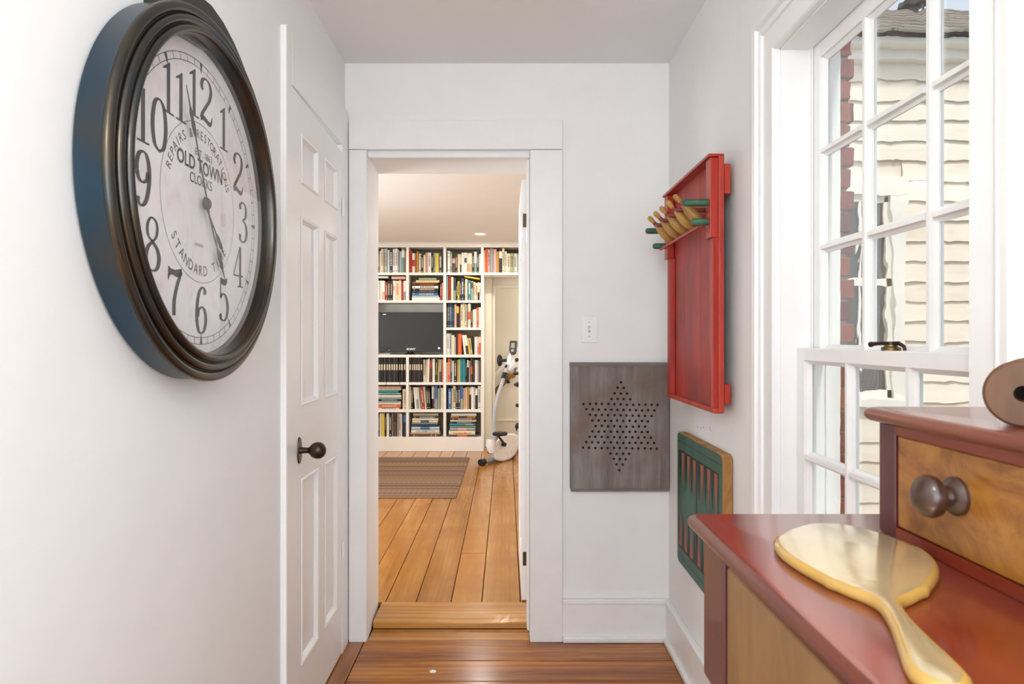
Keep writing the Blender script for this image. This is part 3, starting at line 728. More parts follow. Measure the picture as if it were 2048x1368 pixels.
# small title lettering that can be read in the photograph
def text_mesh(body, size, bold=0.0):
    cu = bpy.data.curves.new('lettering', 'FONT'); cu.body = body; cu.size = size; cu.align_x = 'CENTER'; cu.align_y = 'CENTER'
    cu.offset = bold; cu.resolution_u = 3; cu.fill_mode = 'FRONT'
    o = bpy.data.objects.new('tmp', cu); COL.objects.link(o)
    dg = bpy.context.evaluated_depsgraph_get(); me = bpy.data.meshes.new_from_object(o.evaluated_get(dg))
    vs_ = [v.co.copy() for v in me.vertices]; fs = [list(p.vertices) for p in me.polygons]
    bpy.data.objects.remove(o); bpy.data.meshes.remove(me); bpy.data.curves.remove(cu)
    return vs_, fs
def lettering(body, size, m, c, u, v, n, parent, bold=0, sx=1.0):
    """flat text centred at c with right = u, up = v, lifted along n"""
    vs_, fs = text_mesh(body, size, bold)
    if vs_:
        xm = (min(p.x for p in vs_)+max(p.x for p in vs_))/2; ym = (min(p.y for p in vs_)+max(p.y for p in vs_))/2
    c, u, v, n = Vector(c), Vector(u), Vector(v), Vector(n)
    mb = MB(); mb.add([c + u*((p.x-xm)*sx) + v*(p.y-ym) + n*.0004 for p in vs_], fs)
    return mb.build('lettering', m, parent, False)
def book_title(o, body, size, m, sx=1.0):
    # o lies flat, spine toward the room
    thk, dep, ln = o.scale; x = o.location.x + ln/2; z = o.location.z - thk/2; y = o.location.y - dep*.036
    vs_, fs = text_mesh(body, size, .0004)
    xm = (min(p.x for p in vs_)+max(p.x for p in vs_))/2; ym = (min(p.y for p in vs_)+max(p.y for p in vs_))/2
    mb = MB(); mb.add([((p.x-xm)*sx, 0, p.y-ym) for p in vs_], fs)
    me = mb.mesh('lettering', m, fix=False)
    t_ = bpy.data.objects.new('lettering', me); COL.objects.link(t_); t_.parent = o
    t_.matrix_parent_inverse = (Matrix.LocRotScale(o.location, o.rotation_euler, o.scale)).inverted()
    t_.location = (x, y, z)
book_title(sA[2], 'THE HAMPTONS', .030, M['bke'], .95)
book_title(sB[1], 'Grandma Moses', .032, M['bkm'], .95)

# two thin black cords hanging over the shelf edge under the binders
for i, (x, dx) in enumerate(((773, -1.5), (799.5, -.5))):
    p0 = Vector((wx(x), YBK-.003, wz(764)));
    tag(MB().tube([p0+Vector((0, .012, .003)), p0, p0+Vector((dx*.4/K, -.001, -.03)), p0+Vector((dx/K, -.001, -.06 + .012*i))], .0022, 6).build('cord', M['black']),
        ['thin black cord hanging from the binder shelf, left one', 'thin black cord hanging from the binder shelf, right one'][i], 'cord', 'cords below the binders')

# ---------------------------------------------------------------- television
tv = thing('television', (wx(820), YBK+.1, wz(709.5)), 'black flat television standing in the bookcase niche', 'television')
tx0, tx1, tz0, tz1 = wx(750), wx(885.3), wz(703.5), wz(624)
YS = YBK+.07
MB().box((tx0, YS, tz0), (tx1, YS+.05, tz1), c=.004).build('bezel', M['blackgloss'], tv)
MB().box((tx0+.045, YS-.0015, tz0+.055), (tx1-.045, YS, tz1-.04)).build('screen', plain('dark_screen', '#0a0908', .16, var=.0), tv)
a = MB(); a.box((-.88, YS-.06, wz(709.4)), (-.52-.32, YS-.02, wz(709.4)+.001)) if False else None
a.lathe([(.07, 0), (.065, .008), (.05, .012), (.03, .02), (.03, .034)], (wx(818), YS+.03, wz(709.5)+.0008), (0, 0, 1), 24)
a.build('stand', M['blackgloss'], tv)
lettering('SONY', .03, M['whiteplastic'], (wx(820.5), YS-.0008, wz(698.3)), (1, 0, 0), (0, 0, 1), (0, -1, 0), tv, .0007, 1.25)
a = MB(); a.box((wx(874.8), YS-.0006, wz(698.6)), (wx(878.8), YS, wz(694.4))); a.build('sticker', M['whiteplastic'], tv)
a = MB(); a.box((wx(763.6), YS-.0006, wz(629.3)), (wx(769.8), YS, wz(627.5))); a.build('sticker', M['whiteplastic'], tv)
a = MB(); a.lathe([(.004, 0), (0, .001)], (wx(776), YS, wz(700.6)), (0, -1, 0), 10); a.build('status_light', emit('status_glow', (1, .35, .2, 1), 1.5), tv)
for i, (xa, xb, h) in enumerate(((757.5, 780, .015), (840, 878, .011))):
    b = MB(); b.box((wx(xa), YBK+.004, wz(709.5)+.0008), (wx(xb), YBK+.026, wz(709.5)+h), c=.003)
    tag(b.build('media_box', [M['greytube'], M['black']][i]), ['flat grey box lying in front of the left end of the television', 'flat black box lying in front of the right end of the television'][i], 'electronics')

# ---------------------------------------------------------------- braided rug
rg = MB(); Y0, Y1, X0, X1 = 5.157, 6.91, -2.1, -.394
NR = 46; per = 6; nx = 60
ysamp = [(i/(NR*per)) for i in range(NR*per+1)]
for i, t in enumerate(ysamp):
    ph = (t*NR) % 1.0; h = .006 + .006*math.sin(PI*ph)
    y = Y0 + (Y1-Y0)*t
    xr = X1 + .012*t + (.008*math.sin(PI*ph))
    rg.v += [Vector((X0, y, ZF+h)), Vector((xr-.03, y, ZF+h)), Vector((xr, y, ZF+h*.5)), Vector((xr, y, ZF+.0012)) ]
for i in range(NR*per):
    for k in range(3):
        rg.f.append([i*4+k, i*4+k+1, (i+1)*4+k+1, (i+1)*4+k]); rg.m.append(0); rg.sm.append(True)
rg.add([(X0, Y0, ZF+.0012), (X1, Y0, ZF+.0012), (X1, Y0, ZF+.006), (X0, Y0, ZF+.006)], [(0, 1, 2, 3)])
n = N('braided_wool'); tc = n.n('TexCoord'); sp = n.n('SeparateXYZ'); n.l(tc.outputs['Object'], sp.inputs[0])
def mth(op, a, b=None):
    x = n.n('Math', operation=op)
    for i, v in enumerate((a, b)):
        if v is None: continue
        if hasattr(v, 'node'): n.l(v, x.inputs[i])
        else: x.inputs[i].default_value = v
    return x.outputs[0]
yo = mth('ADD', sp.outputs[1], (Y1-Y0)/2); row = mth('DIVIDE', yo, (Y1-Y0)/NR); ri = mth('FLOOR', row); fr_ = mth('FRACT', row)
wn = n.n('TexWhiteNoise', noise_dimensions='1D'); n.l(ri, wn.inputs['W'])
base = n.ramp(wn.outputs['Value'], [(0, srgb('#86684f')), (.3, srgb('#75594a')), (.5, srgb('#9c7f66')), (.7, srgb('#5a3c31')), (.85, srgb('#8f7059')), (1, srgb('#6b6358'))])
cv = mth('ABSOLUTE', mth('SUBTRACT', fr_, .5)); st_ = mth('FRACT', mth('MULTIPLY', mth('ADD', mth('ADD', sp.outputs[0], mth('MULTIPLY', cv, .05)), mth('MULTIPLY', wn.outputs['Value'], .37)), 24.0))
dark = mth('GREATER_THAN', st_, .55)
cc = n.mix(dark, base, srgb('#5d4a40')); 
mx2 = n.mix(.3, base, cc)
n.set(mx2, .95, spec=.15)
n.bump(st_, .5, .004)
tag(rg.build('braided_rug', n.m, None, False), 'brown braided rug with fine stripes on the pine floor', 'rug')

# ---------------------------------------------------------------- exercise bike
CB = Vector((-.13, 6.64, ZF)); RB = Vector((.59, .81, 0)).normalized(); NB = Vector((RB.y, -RB.x, 0))
def PB(zx, zy, off=0.0):
    px, py = 940+.2924*zx, 540+.2924*zy
    d = Vector(((px-CX)/F, 1, (CY-py)/F)); o = Vector((0, 0, EYE)); c = CB + NB*off
    t = (c-o).dot(NB)/d.dot(NB); return o + d*t
bk = thing('exercise_bike', tuple(CB + RB*.35), 'white and black folding exercise bike beside the bookcase', 'exercise bike')
hs = [(172, 1296), (160, 1262), (163, 1220), (182, 1168), (212, 1136), (255, 1118), (300, 1118), (330, 1132), (346, 1160), (340, 1205), (312, 1258), (282, 1290), (232, 1308), (195, 1306)]
def hp(o_, k):
    c = Vector((sum(p[0] for p in hs)/len(hs), sum(p[1] for p in hs)/len(hs)))
    return [PB(c.x+(x-c.x)*k, c.y+(y-c.y)*k, o_) for x, y in hs]
hb = MB(); L = [hp(-.06, .9), hp(-.05, 1), hp(.05, 1), hp(.06, .9)]; q = len(hs)
vv = sum(L, []); hb.add(vv, [(k*q+i, k*q+(i+1) % q, (k+1)*q+(i+1) % q, (k+1)*q+i) for k in range(3) for i in range(q)])
hb.add(L[0], [list(range(q))]); hb.add(L[3], [list(range(q))]); hb.build('flywheel_housing', M['whiteplastic'], bk)
a = MB(); a.tube([PB(146, 1160, .03), PB(142, 1200, .03), PB(150, 1245, .03)], [.045, .05, .035], 16); a.build('motor_cover', M['whiteplastic'], bk)
a = MB(); a.tube([PB(158, 1290), PB(165, 1200), PB(163, 1120), PB(163, 1060), PB(168, 980), PB(180, 900), PB(200, 830), PB(222, 765), PB(240, 710), PB(262, 650)], .0195, 14)
a.build('front_post', plain('bike_silver_white', '#b6b6ba', .35), bk)
a = MB(); a.tube([PB(228, 742), PB(240, 704)], .026, 14); a.tube([PB(228, 742, .0), PB(262, 760, .02)], .010, 8); a.tube([PB(258, 752, .02), PB(263, 772, .02)], .017, 10); a.build('post_clamp', M['black'], bk)
c0, c1 = PB(85, 1316), PB(278, 1294); c0.z = c1.z = ZF+.033
dv = (c1-c0).normalized()
a = MB(); a.tube([c0, c1], .024, 16); a.build('front_foot', M['greytube'], bk)
for c, s_ in ((c0, -1), (c1, 1)):
    a = MB(); a.tube([c-dv*s_*.03, c+dv*s_*.035], .032, 16); a.build('foot_cap', M['black'], bk)
rc = CB + RB*.72; rc.z = ZF+.033
a = MB(); a.tube([rc-NB*.24, rc+NB*.24], .024, 14); a.build('rear_foot', M['greytube'], bk)
for s_ in (-1, 1):
    a = MB(); a.tube([rc+NB*s_*.21, rc+NB*s_*.27], .032, 14); a.build('foot_cap', M['black'], bk)
a = MB(); j = PB(322, 1150); k2 = PB(342, 1070); k3 = k2 + (k2-j)*2.6
a.tube([j, k2, k3], .024, 12); a.tube([k2, k2+RB*.25+Vector((0, 0, -.2)), rc], .02, 12); a.build('rear_frame', M['greytube'], bk)
a = MB(); a.tube([k2-NB*.04, k2+NB*.06], .034, 14); a.tube([k2+Vector((-.02, 0, -.05)), k2+Vector((.01, 0, .03))], .03, 12); a.build('fold_joint', M['black'], bk)
a = MB(); a.tube([k3, k3+Vector((0, 0, .10))], .018, 12); a.build('seat_post', M['greytube'], bk)
a = MB(); a.ball(k3+Vector((0, 0, .13)), (.15, .12, .04)); a.build('seat', M['black'], bk)
# cranks and pedals
axl = PB(222, 1192, .06)
a = MB(); a.tube([axl-NB*.13, axl+NB*.03], .012, 10); a.tube([axl+NB*.0, axl+NB*.035], .021, 14)
pn = PB(180, 1118, .10); a.tube([axl+NB*.028, pn], .0115, 10)
pf = axl - NB*.15 - (pn-axl-NB*.028)*.9; a.tube([axl-NB*.13, pf], .0115, 10); a.build('crank', M['black'], bk)
for p, s_ in ((pn, 1), (pf, -1)):
    Mx = Matrix((RB, NB, Vector((0, 0, 1)))).transposed()
    a = MB(); a.box((-.055, -.01, -.018), (.055, .10, .018), c=.012); a.v = [p + Mx @ Vector((v.x, v.y*s_, v.z)) for v in a.v]; a.build('pedal', M['black'], bk)
# head, console, handlebars
H0 = PB(284, 655)
Mh = Matrix.Rotation(R(18), 3, 'Y')
a = MB(); a.ball(H0, (.058, .06, .085), M=Mh); a.tube([PB(262, 690), PB(278, 600), PB(290, 575)], [.03, .035, .028], 14); a.build('head', M['whiteplastic'], bk)
a = MB(); pc = PB(297, 535, .03)
out = [(-.040, .068), (-.034, .076), (.034, .076), (.040, .068), (.040, -.03), (.03, -.058), (.012, -.074), (-.012, -.074), (-.03, -.058), (-.040, -.03)]
fw = Vector((-.25, -1, .35)).normalized(); rt = Vector((0, 0, 1)).cross(-fw).normalized()*1.0; rt = (-fw).cross(Vector((0, 0, 1))).normalized(); uu = rt.cross(-fw).normalized()
a.prism(out, lambda x, y: pc + rt*x + uu*y, lambda x, y: pc + rt*x*.93 + uu*y*.95 + fw*.03)
cs = a.build('console', plain('console_dark_grey', '#3a3936', .45), bk)
def onc(x, y): return pc + rt*x + uu*y + fw*.0305
a = MB(); a.prism([(-.019, -.008), (.019, -.008), (.019, .046), (-.019, .046)], lambda x, y: onc(x, y), lambda x, y: onc(x, y)+fw*.001); a.build('display', plain('lcd_green_grey', '#9d9f86', .3), cs)
a = MB(); a.lathe([(.017, 0), (.016, .003), (0, .004)], onc(0, -.035), fw, 18); a.build('button_pad', M['greytube'], cs)
a = MB(); a.lathe([(.02, 0), (.02, .022), (.013, .026), (0, .0265)], PB(317, 616, .05), Vector((.3, -1, .2)), 16); a.build('resistance_knob', M['black'], bk)
a = MB(); g0, g1 = PB(275, 618, 0), PB(203, 618, -.12); a.tube([PB(245, 662, 0), PB(262, 640, -.02), g0], .012, 10); a.tube([g0, g1], .0165, 12); a.build('handlebar', M['black'], bk)
a = MB(); a.ball(g1, (.030, .022, .062)); a.build('grip', M['black'], bk)
a = MB(); g2, g3 = PB(300, 708, .10), PB(372, 706, .2); a.tube([PB(318, 668, .04), PB(300, 705, .10), g2], .010, 10); a.tube([g2, g3], .0165, 12); a.ball(g3, (.028, .022, .06)); a.build('handlebar', M['black'], bk)
a = MB(); a.tube([PB(320, 925, .1), PB(400, 945, .12)], .018, 12); a.build('grip', M['black'], bk)
# ---------------------------------------------------------------- wall clock
YC, ZC = 1.410, 1.562
ck = thing('wall_clock', (XL, YC, ZC-.381), 'large round dark bronze wall clock with a cream dial on the left wall', 'clock')
def bronze(name, cols, rough=.3):
    n = N(name); v = n.coord(); f = n.noise(v, 7, 2, .5); g = n.noise(v, 30, 2)
    n.set(n.ramp(f, cols), rough, .85)
    return n.m
mb_ = bronze('antique_bronze', [(.3, srgb('#3c4348')), (.52, srgb('#45423e')), (.7, srgb('#524839'))], .27)  # blue-grey and brown reflections mixed into the ring colour
mbc = bronze('bronze_sky_sheen', [(.3, srgb('#344f63')), (.55, srgb('#3a4b58')), (.75, srgb('#4d4a44'))], .34)  # blue sky reflection on the case put into the metal colour
def cl(prof): # profile of (radius, distance out from the wall)
    m_ = MB(); m_.lathe(prof, (XL, YC, ZC), (1, 0, 0), 128, caps=False); return m_
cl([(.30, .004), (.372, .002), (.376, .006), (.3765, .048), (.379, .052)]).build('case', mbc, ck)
prof = [(.379, .052), (.3815, .054)] + [(.3705+.011*math.cos(R(t)), .0565+.0095*math.sin(R(t))) for t in (0, 25, 50, 75, 100, 125, 150)] + [(.3605, .0605), (.3595, .0612), (.3588, .0606)] + \
    [(.3505+.0083*math.cos(R(t)), .0625+.009*math.sin(R(t))) for t in (10, 35, 60, 90, 120, 150)] + [(.3420, .0665), (.3410, .0675), (.3402, .0668)] + [(.3325+.0078*math.cos(R(t)), .067+.010*math.sin(R(t))) for t in (10, 40, 70, 100, 130, 160)] + [(.3240, .060), (.3232, .050), (.323, .034)]
cl(prof).build('ring_moulding', mb_, ck)
MB().lathe([(.300, .005), (.323, .030), (.323, .0305), (0, .0305)], (XL, YC, ZC), (1, 0, 0), 96, caps=False)
n = N('aged_dial_paper'); v = n.coord(); f = n.noise(v, 9, 5, .6); f2 = n.noise(v, 24, 4)
c = n.ramp(f, [(.35, srgb('#f3f0ee')), (.6, srgb('#ebe5e6')), (.75, srgb('#dccdd2'))]); n.set(n.mix(n.ramp(f2, [(.55, (0, 0, 0)), (.75, (.5, .5, .5))]), c, srgb('#d9cfd3')), .6)
dm = MB(); dm.lathe([(.3225, .028), (.3225, .0335), (0, .0336)], (XL, YC, ZC), (1, 0, 0), 96, caps=False); dm.build('dial', n.m, ck)
gm = MB(); gm.lathe([(.3265, .058), (0, .0605)], (XL, YC, ZC), (1, 0, 0), 64, caps=False); gm.build('glass', M['clockglass'], ck)
# arched crown plate behind the top of the ring
arch = [(-.184, -.06), (-.184, .006), (-.165, .018), (-.12, .042), (-.06, .062), (0, .070), (.06, .062), (.12, .042), (.165, .018), (.184, .006), (.184, -.06), (0, -.03)]
cr = MB(); cr.prism([(y, z+1.916) for y, z in arch], lambda y, z: (XL+.001, YC+.018+y, z), lambda y, z: (XL+.047, YC+.018+y, z)); cr.build('crown', mb_, ck)
# dial printing
UY, UZ, NX = Vector((0, 1, 0)), Vector((0, 0, 1)), Vector((1, 0, 0))
DC = Vector((XL+.0338, YC-.003, ZC-.006))
def dpt(u, v_, h=.0003): return DC + UY*u + UZ*v_ + NX*h
def ringflat(m_, r0, r1, n_=120):
    vv = [dpt(r*math.sin(2*PI*k/n_), r*math.cos(2*PI*k/n_)) for r in (r0, r1) for k in range(n_)]
    m_.add(vv, [(k, (k+1) % n_, n_+(k+1) % n_, n_+k) for k in range(n_)])
a = MB(); ringflat(a, .2825, .2838); ringflat(a, .2965, .2978)
for k in range(60):
    t = 2*PI*k/60; wdt = .0008
    d = Vector((math.sin(t), math.cos(t))); s_ = Vector((d.y, -d.x))
    if k % 5 == 0: pts = [d*.272+s_*0, d*.2965+s_*.0055, d*.2965-s_*.0055]
    else: pts = [d*.283+s_*wdt, d*.297+s_*wdt, d*.297-s_*wdt, d*.283-s_*wdt]
    a.add([dpt(p.x, p.y) for p in pts], [list(range(len(pts)))])
a.build('minute_track', M['ink'], ck, False)
a = MB(); ringflat(a, .1665, .1676); a.build('inner_circle', M['inkthin'], ck, False)
def cat(pts, n_=10):
    P_ = [Vector(p) for p in pts]; out = []
    for i in range(len(P_)-1):
        p0 = P_[max(i-1, 0)]; p1 = P_[i]; p2 = P_[i+1]; p3 = P_[min(i+2, len(P_)-1)]
        for k in range(n_):
            t = k/n_; out.append(.5*((2*p1)+(p2-p0)*t+(2*p0-5*p1+4*p2-p3)*t*t+(3*p1-p0-3*p2+p3)*t**3))
    out.append(P_[-1]); return out
THIN, THICK = .035, .135
def stroke(pts, ends=(0, 0), thick=THICK, lin=False, wfix=None):
    c_ = [Vector(p) for p in pts] if lin else cat(pts); vv = []; n_ = len(c_)
    for i, p in enumerate(c_):
        t = (c_[min(i+1, n_-1)]-c_[max(i-1, 0)]); t = t.normalized() if t.length > 1e-6 else Vector((0, 1)); s_ = Vector((t.y, -t.x))
        wd = wfix if wfix else THIN + (thick-THIN)*abs(t.y)**1.7
        f = i/(n_-1)
        if ends[0]: wd = max(wd, ends[0]*max(0, 1-f*6))
        if ends[1]: wd = max(wd, ends[1]*max(0, 1-(1-f)*6))
        vv += [p+s_*wd/2, p-s_*wd/2]
    return vv, [(2*i, 2*i+2, 2*i+3, 2*i+1) for i in range(n_-1)]
def poly(pts): return [Vector(p) for p in pts], [list(range(len(pts)))]
DIG = {
 '1': (.44, [poly([(.16, .03), (.29, .03), (.29, 1), (.25, 1), (.16, .93)]), poly([(.17, .93), (.25, 1), (.22, .97), (.02, .84), (.02, .80), (.17, .86)]), poly([(.02, 0), (.44, 0), (.44, .035), (.02, .035)])]),
 '2': (.60, [stroke([(.13, .70), (.07, .80), (.14, .93), (.30, .985), (.46, .92), (.52, .76), (.44, .56), (.28, .38), (.12, .2), (.04, .06)], (.11, 0)), poly([(.03, .0), (.03, .06), (.10, .15), (.22, .16), (.40, .10), (.48, .10), (.53, .15), (.58, .25), (.60, .24), (.57, .07), (.50, .0), (.40, -.005), (.2, .05), (.1, .05)])]),
 '3': (.56, [stroke([(.12, .80), (.10, .90), (.24, .985), (.40, .93), (.46, .78), (.40, .62), (.24, .54)], (.11, 0)), stroke([(.24, .54), (.42, .47), (.50, .28), (.43, .08), (.25, .0), (.10, .06), (.09, .18)], (0, .11))]),
 '4': (.60, [stroke([(.40, 1), (.03, .29)], lin=True, wfix=.04), poly([(.02, .26), (.60, .26), (.60, .30), (.02, .30)]), poly([(.36, .03), (.48, .03), (.48, 1), (.40, 1), (.36, .9)]), poly([(.25, 0), (.59, 0), (.59, .035), (.25, .035)])]),
 '5': (.56, [poly([(.11, .99), (.20, .965), (.36, .965), (.48, 1.0), (.46, .88), (.38, .82), (.26, .82), (.14, .86)]), stroke([(.125, .97), (.105, .52)], lin=True, wfix=.04), stroke([(.105, .52), (.22, .61), (.38, .57), (.49, .38), (.47, .14), (.32, .0), (.15, .03), (.09, .15)], (0, .11))]),
 '6': (.56, [stroke([(.46, .84), (.44, .94), (.32, .985), (.18, .86), (.09, .58), (.08, .28), (.16, .06), (.29, .0), (.43, .08), (.50, .28), (.45, .48), (.32, .56), (.18, .50), (.12, .36)], (.10, 0))]),
 '7': (.58, [poly([(.03, .99), (.08, .99), (.12, .955), (.30, .94), (.58, .99), (.56, .88), (.47, .82), (.36, .80), (.20, .84), (.10, .82), (.04, .72), (.02, .73)]), stroke([(.56, .93), (.38, .62), (.27, .32), (.26, .04)], (0, .15), .13)]),
 '8': (.56, [stroke([(.29, .54), (.14, .64), (.11, .80), (.18, .94), (.29, .985), (.41, .93), (.46, .80), (.42, .65), (.29, .54)], thick=.09), stroke([(.29, .54), (.13, .42), (.06, .24), (.13, .06), (.29, .0), (.45, .06), (.52, .24), (.45, .42), (.29, .54)], thick=.135)]),
 '0': (.58, [stroke([(.29, 0), (.12, .12), (.05, .48), (.12, .86), (.29, .985), (.46, .86), (.53, .48), (.46, .12), (.29, 0)])]),
}
DIG['9'] = (.56, [([Vector((.56-p.x, .985-p.y)) for p in v_], f_) for v_, f_ in DIG['6'][1]])
NH = .098
for h_ in range(1, 13):
    t = 2*PI*h_/12; rr = .2245; cu, cv_ = rr*math.sin(t), rr*math.cos(t)
    s_ = str(h_); wt = sum(DIG[c][0] for c in s_) + .06*(len(s_)-1); x = -wt/2; a = MB()
    for ch in s_:
        for vv, ff_ in DIG[ch][1]:
            a.add([dpt(cu + (x+p.x)*NH, cv_ + (p.y-.5)*NH, .0004) for p in vv], ff_)
        x += DIG[ch][0]+.06
    a.build('numeral', M['ink'], ck, False)
def arc_text(body, r, a0, a1, size, top=True):
    """letters spread from angle a0 to a1 (degrees clockwise from 12)"""
    a = MB(); n_ = len(body)
    for i, ch in enumerate(body):
        if ch == ' ': continue
        t = R(a0 + (a1-a0)*i/(n_-1)); d = Vector((math.sin(t), math.cos(t))); s_ = Vector((d.y, -d.x))
        up_, rt_ = (d, s_) if top else (-d, -s_)
        vs_, fs = text_mesh(ch, size, .0)
        xm = (min(p.x for p in vs_)+max(p.x for p in vs_))/2
        a.add([dpt(*(d*r + rt_*(p.x-xm)*.9 + up_*(p.y))) for p in vs_], fs)
    return a.build('lettering', M['inkthin'], ck, False)
arc_text('REPAIRS & RESTORATIONS', .143, -70, 66, .027)
arc_text('STANDARD TIME', .143, 234, 128, .031, False)
lettering('EST. 1863', .020, M['inkthin'], dpt(.012, .105), UY, UZ, NX, ck, 0, 1.0)
lettering('OLD TOWN', .041, M['ink'], dpt(.0, .078), UY, UZ, NX, ck, .0006, .92)
lettering('CLOCKS', .030, M['ink'], dpt(.0, .047), UY, UZ, NX, ck, .0, .90)
lettering('LONDON', .009, M['inkthin'], dpt(-.012, -.089), UY, UZ, NX, ck)
hand_m = plain('hand_metal', '#4a4740', .5, .3)
def hand(name, ang, ln, tail, lift, leaf):
    t = R(ang); d = Vector((math.sin(t), math.cos(t))); s_ = Vector((d.y, -d.x))
    a = MB()
    out = [(-tail, .002), (0, .003), (leaf[0]-leaf[1]*1.1, .0018), (leaf[0]-leaf[1]*.6, leaf[2]*.75), (leaf[0]-leaf[1]*.2, leaf[2]), (leaf[0]+leaf[1]*.3, leaf[2]*.7), (leaf[0]+leaf[1]*.6, leaf[2]*.95), (leaf[0]+leaf[1]*1.1, .0022), (ln, .0006)]
    pl_ = [d*u + s_*w_ for u, w_ in out] + [d*u - s_*w_ for u, w_ in out[::-1]]
    a.prism([(p.x, p.y) for p in pl_], lambda x, y: dpt(x, y, lift), lambda x, y: dpt(x, y, lift+.0012))
    return a.build(name, hand_m, ck)
hand('minute_hand', -23.6, .235, .02, .0135, (.165, .028, .008))
hand('hour_hand', 148.3, .176, .015, .0105, (.128, .024, .0095))
hand('short_hand', 135, .128, .012, .0075, (.098, .020, .0075))
a = MB(); a.lathe([(.013, 0), (.013, .006), (.009, .010), (0, .0105)], dpt(0, 0, .0085), NX, 24); a.build('hand_hub', hand_m, ck)

# ---------------------------------------------------------------- light switch and star board on the end wall
sw = thing('light_switch', (.351, YB, 1.251), 'white toggle light switch above the grey star board', 'light switch')
MB().box((.3165, YB-.006, 1.254), (.3845, YB-.0002, 1.368), c=.004).build('switch_plate', M['trim'], sw)
a = MB(); a.box((.3455, YB-.0075, 1.298), (.3555, YB-.0062, 1.324)); a.build('slot', M['greytube'], sw)
a = MB(); a.prism([(0, 1.301), (-.012, 1.309), (-.012, 1.315), (0, 1.321)], lambda y, z: (.3468, YB-.0076+y, z), lambda y, z: (.3542, YB-.0076+y, z)); a.build('toggle', M['whiteplastic'], sw)
for z in (1.281, 1.341):
    a = MB(); a.lathe([(.003, 0), (.002, .0012), (0, .0014)], (.3505, YB-.0063, z), (0, -1, 0), 10); a.build('screw', M['greytube'], sw)

gb = thing('star_board', (.475, YB, .63), 'weathered grey wooden board drilled with a star of marble holes', 'game board')
x0, x1, z0, z1 = .2685, .683, .632, 1.171
yf = YB-.0215
b0 = MB(); b0.box((x0, yf, z0+.012), (x1, YB-.003, z1-.016))
gbm = wood('weathered_grey_board', [(.22, srgb('#665d59')), (.42, srgb('#7d7571')), (.58, srgb('#8d8783')), (.78, srgb('#a09a95'))], 2, 26, .08, .75, rand=False, blotch=(5.5, srgb('#7c6558')), bump=.3)
me = b0.mesh('board', gbm)
cut = MB(); hx, hz = .4785, .9045; dx = .0258; dz_ = .0229; rot = R(-.9)
rows = [1, 2, 3, 4, 13, 12, 11, 10, 9, 10, 11, 12, 13, 4, 3, 2, 1]
for j, c in enumerate(rows):
    for i in range(c):
        u = (i-(c-1)/2)*dx + rnd.uniform(-.0012, .0012); v_ = (8-j)*dz_ + rnd.uniform(-.0012, .0012)
        X_ = hx + u*math.cos(rot) - v_*math.sin(rot); Z_ = hz + u*math.sin(rot) + v_*math.cos(rot)
        vv = [(X_+.0054*math.cos(k*PI/6), y, Z_+.0054*math.sin(k*PI/6)) for y in (yf-.005, yf+.013) for k in range(12)]
        cut.add(vv, [list(range(12)), list(range(12, 24))[::-1]] + [(k, 12+k, 12+(k+1) % 12, (k+1) % 12) for k in range(12)])
cm = cut.mesh('cutter', [M['dark']]); 
ob = bpy.data.objects.new('board', me); COL.objects.link(ob); oc = bpy.data.objects.new('cutter', cm); COL.objects.link(oc)
me.materials.append(plain('drilled_hole_wood', '#3a2a1e', .9))
for p in cm.polygons: p.material_index = 0
cm.materials.clear(); cm.materials.append(MATS['drilled_hole_wood'])
bo = ob.modifiers.new('b', 'BOOLEAN'); bo.object = oc; bo.operation = 'DIFFERENCE'; bo.solver = 'EXACT'
try: bo.material_mode = 'TRANSFER'
except Exception: pass
dg = bpy.context.evaluated_depsgraph_get(); nm = bpy.data.meshes.new_from_object(ob.evaluated_get(dg))
bpy.data.objects.remove(ob); bpy.data.objects.remove(oc)
for v_ in nm.vertices: v_.co -= WL[gb.name]
bpy.data.meshes.remove(me); nm.name = 'board'
o = bpy.data.objects.new('board', nm); COL.objects.link(o); o.parent = gb; WL[o.name] = WL[gb.name]
gbm2 = wood('weathered_grey_batten', [(.22, srgb('#5d5551')), (.45, srgb('#7a726e')), (.75, srgb('#98928d'))], 0, 22, .06, .75, rand=False, bump=.3)
MB().box((x0-.001, yf-.0015, z1-.0157), (x1, YB-.003, z1+.001), c=.002).build('end_batten', gbm2, gb)
MB().box((x0+.004, yf-.0015, z0-.001), (x1-.0005, YB-.003, z0+.0117), c=.002).build('end_batten', gbm2, gb)

# ---------------------------------------------------------------- red table bowling game on the right wall
rg_ = thing('bowling_game', (.665, 2.28, 1.04), 'red wooden pin bowling game hung on the right wall', 'game')
red = wood('worn_red_paint', [(.2, srgb('#65130c')), (.38, srgb('#a3271a')), (.58, srgb('#b62f1e')), (.8, srgb('#c5422b'))], 2, 9, .1, .5, .0, rand=True, val=.12, blotch=(7, srgb('#8a2a20')), bump=.12)
red2 = wood('worn_red_rail', [(.2, srgb('#83190f')), (.45, srgb('#ac281a')), (.8, srgb('#c03e27'))], 2, 10, .1, .36, .1, rand=False, bump=.12)
edge = wood('worn_red_edge', [(.2, srgb('#7d1f14')), (.45, srgb('#b23522')), (.66, srgb('#c0482c')), (.76, srgb('#d9a458'))], 2, 30, .06, .45, rand=False)
GY0, GY1, GZ0, GZ1 = 1.995, 2.575, 1.048, 1.822
for i in range(3):
    a_ = GY0+.002 + (GY1-GY0-.004)*i/3; b_ = GY0+.002 + (GY1-GY0-.004)*(i+1)/3
    MB().box((.6395+.0006*i, a_+.0015, GZ0+.004), (.6525, b_-.0015, GZ1-.004), c=.0008).build('plank', red, rg_)
MB().box((.6530, GY0+.002, GZ0+.004), (.6539, GY1-.002, GZ1-.004)).build('backing', plain('dark_red_backing', '#3a0f0b', .8), rg_)
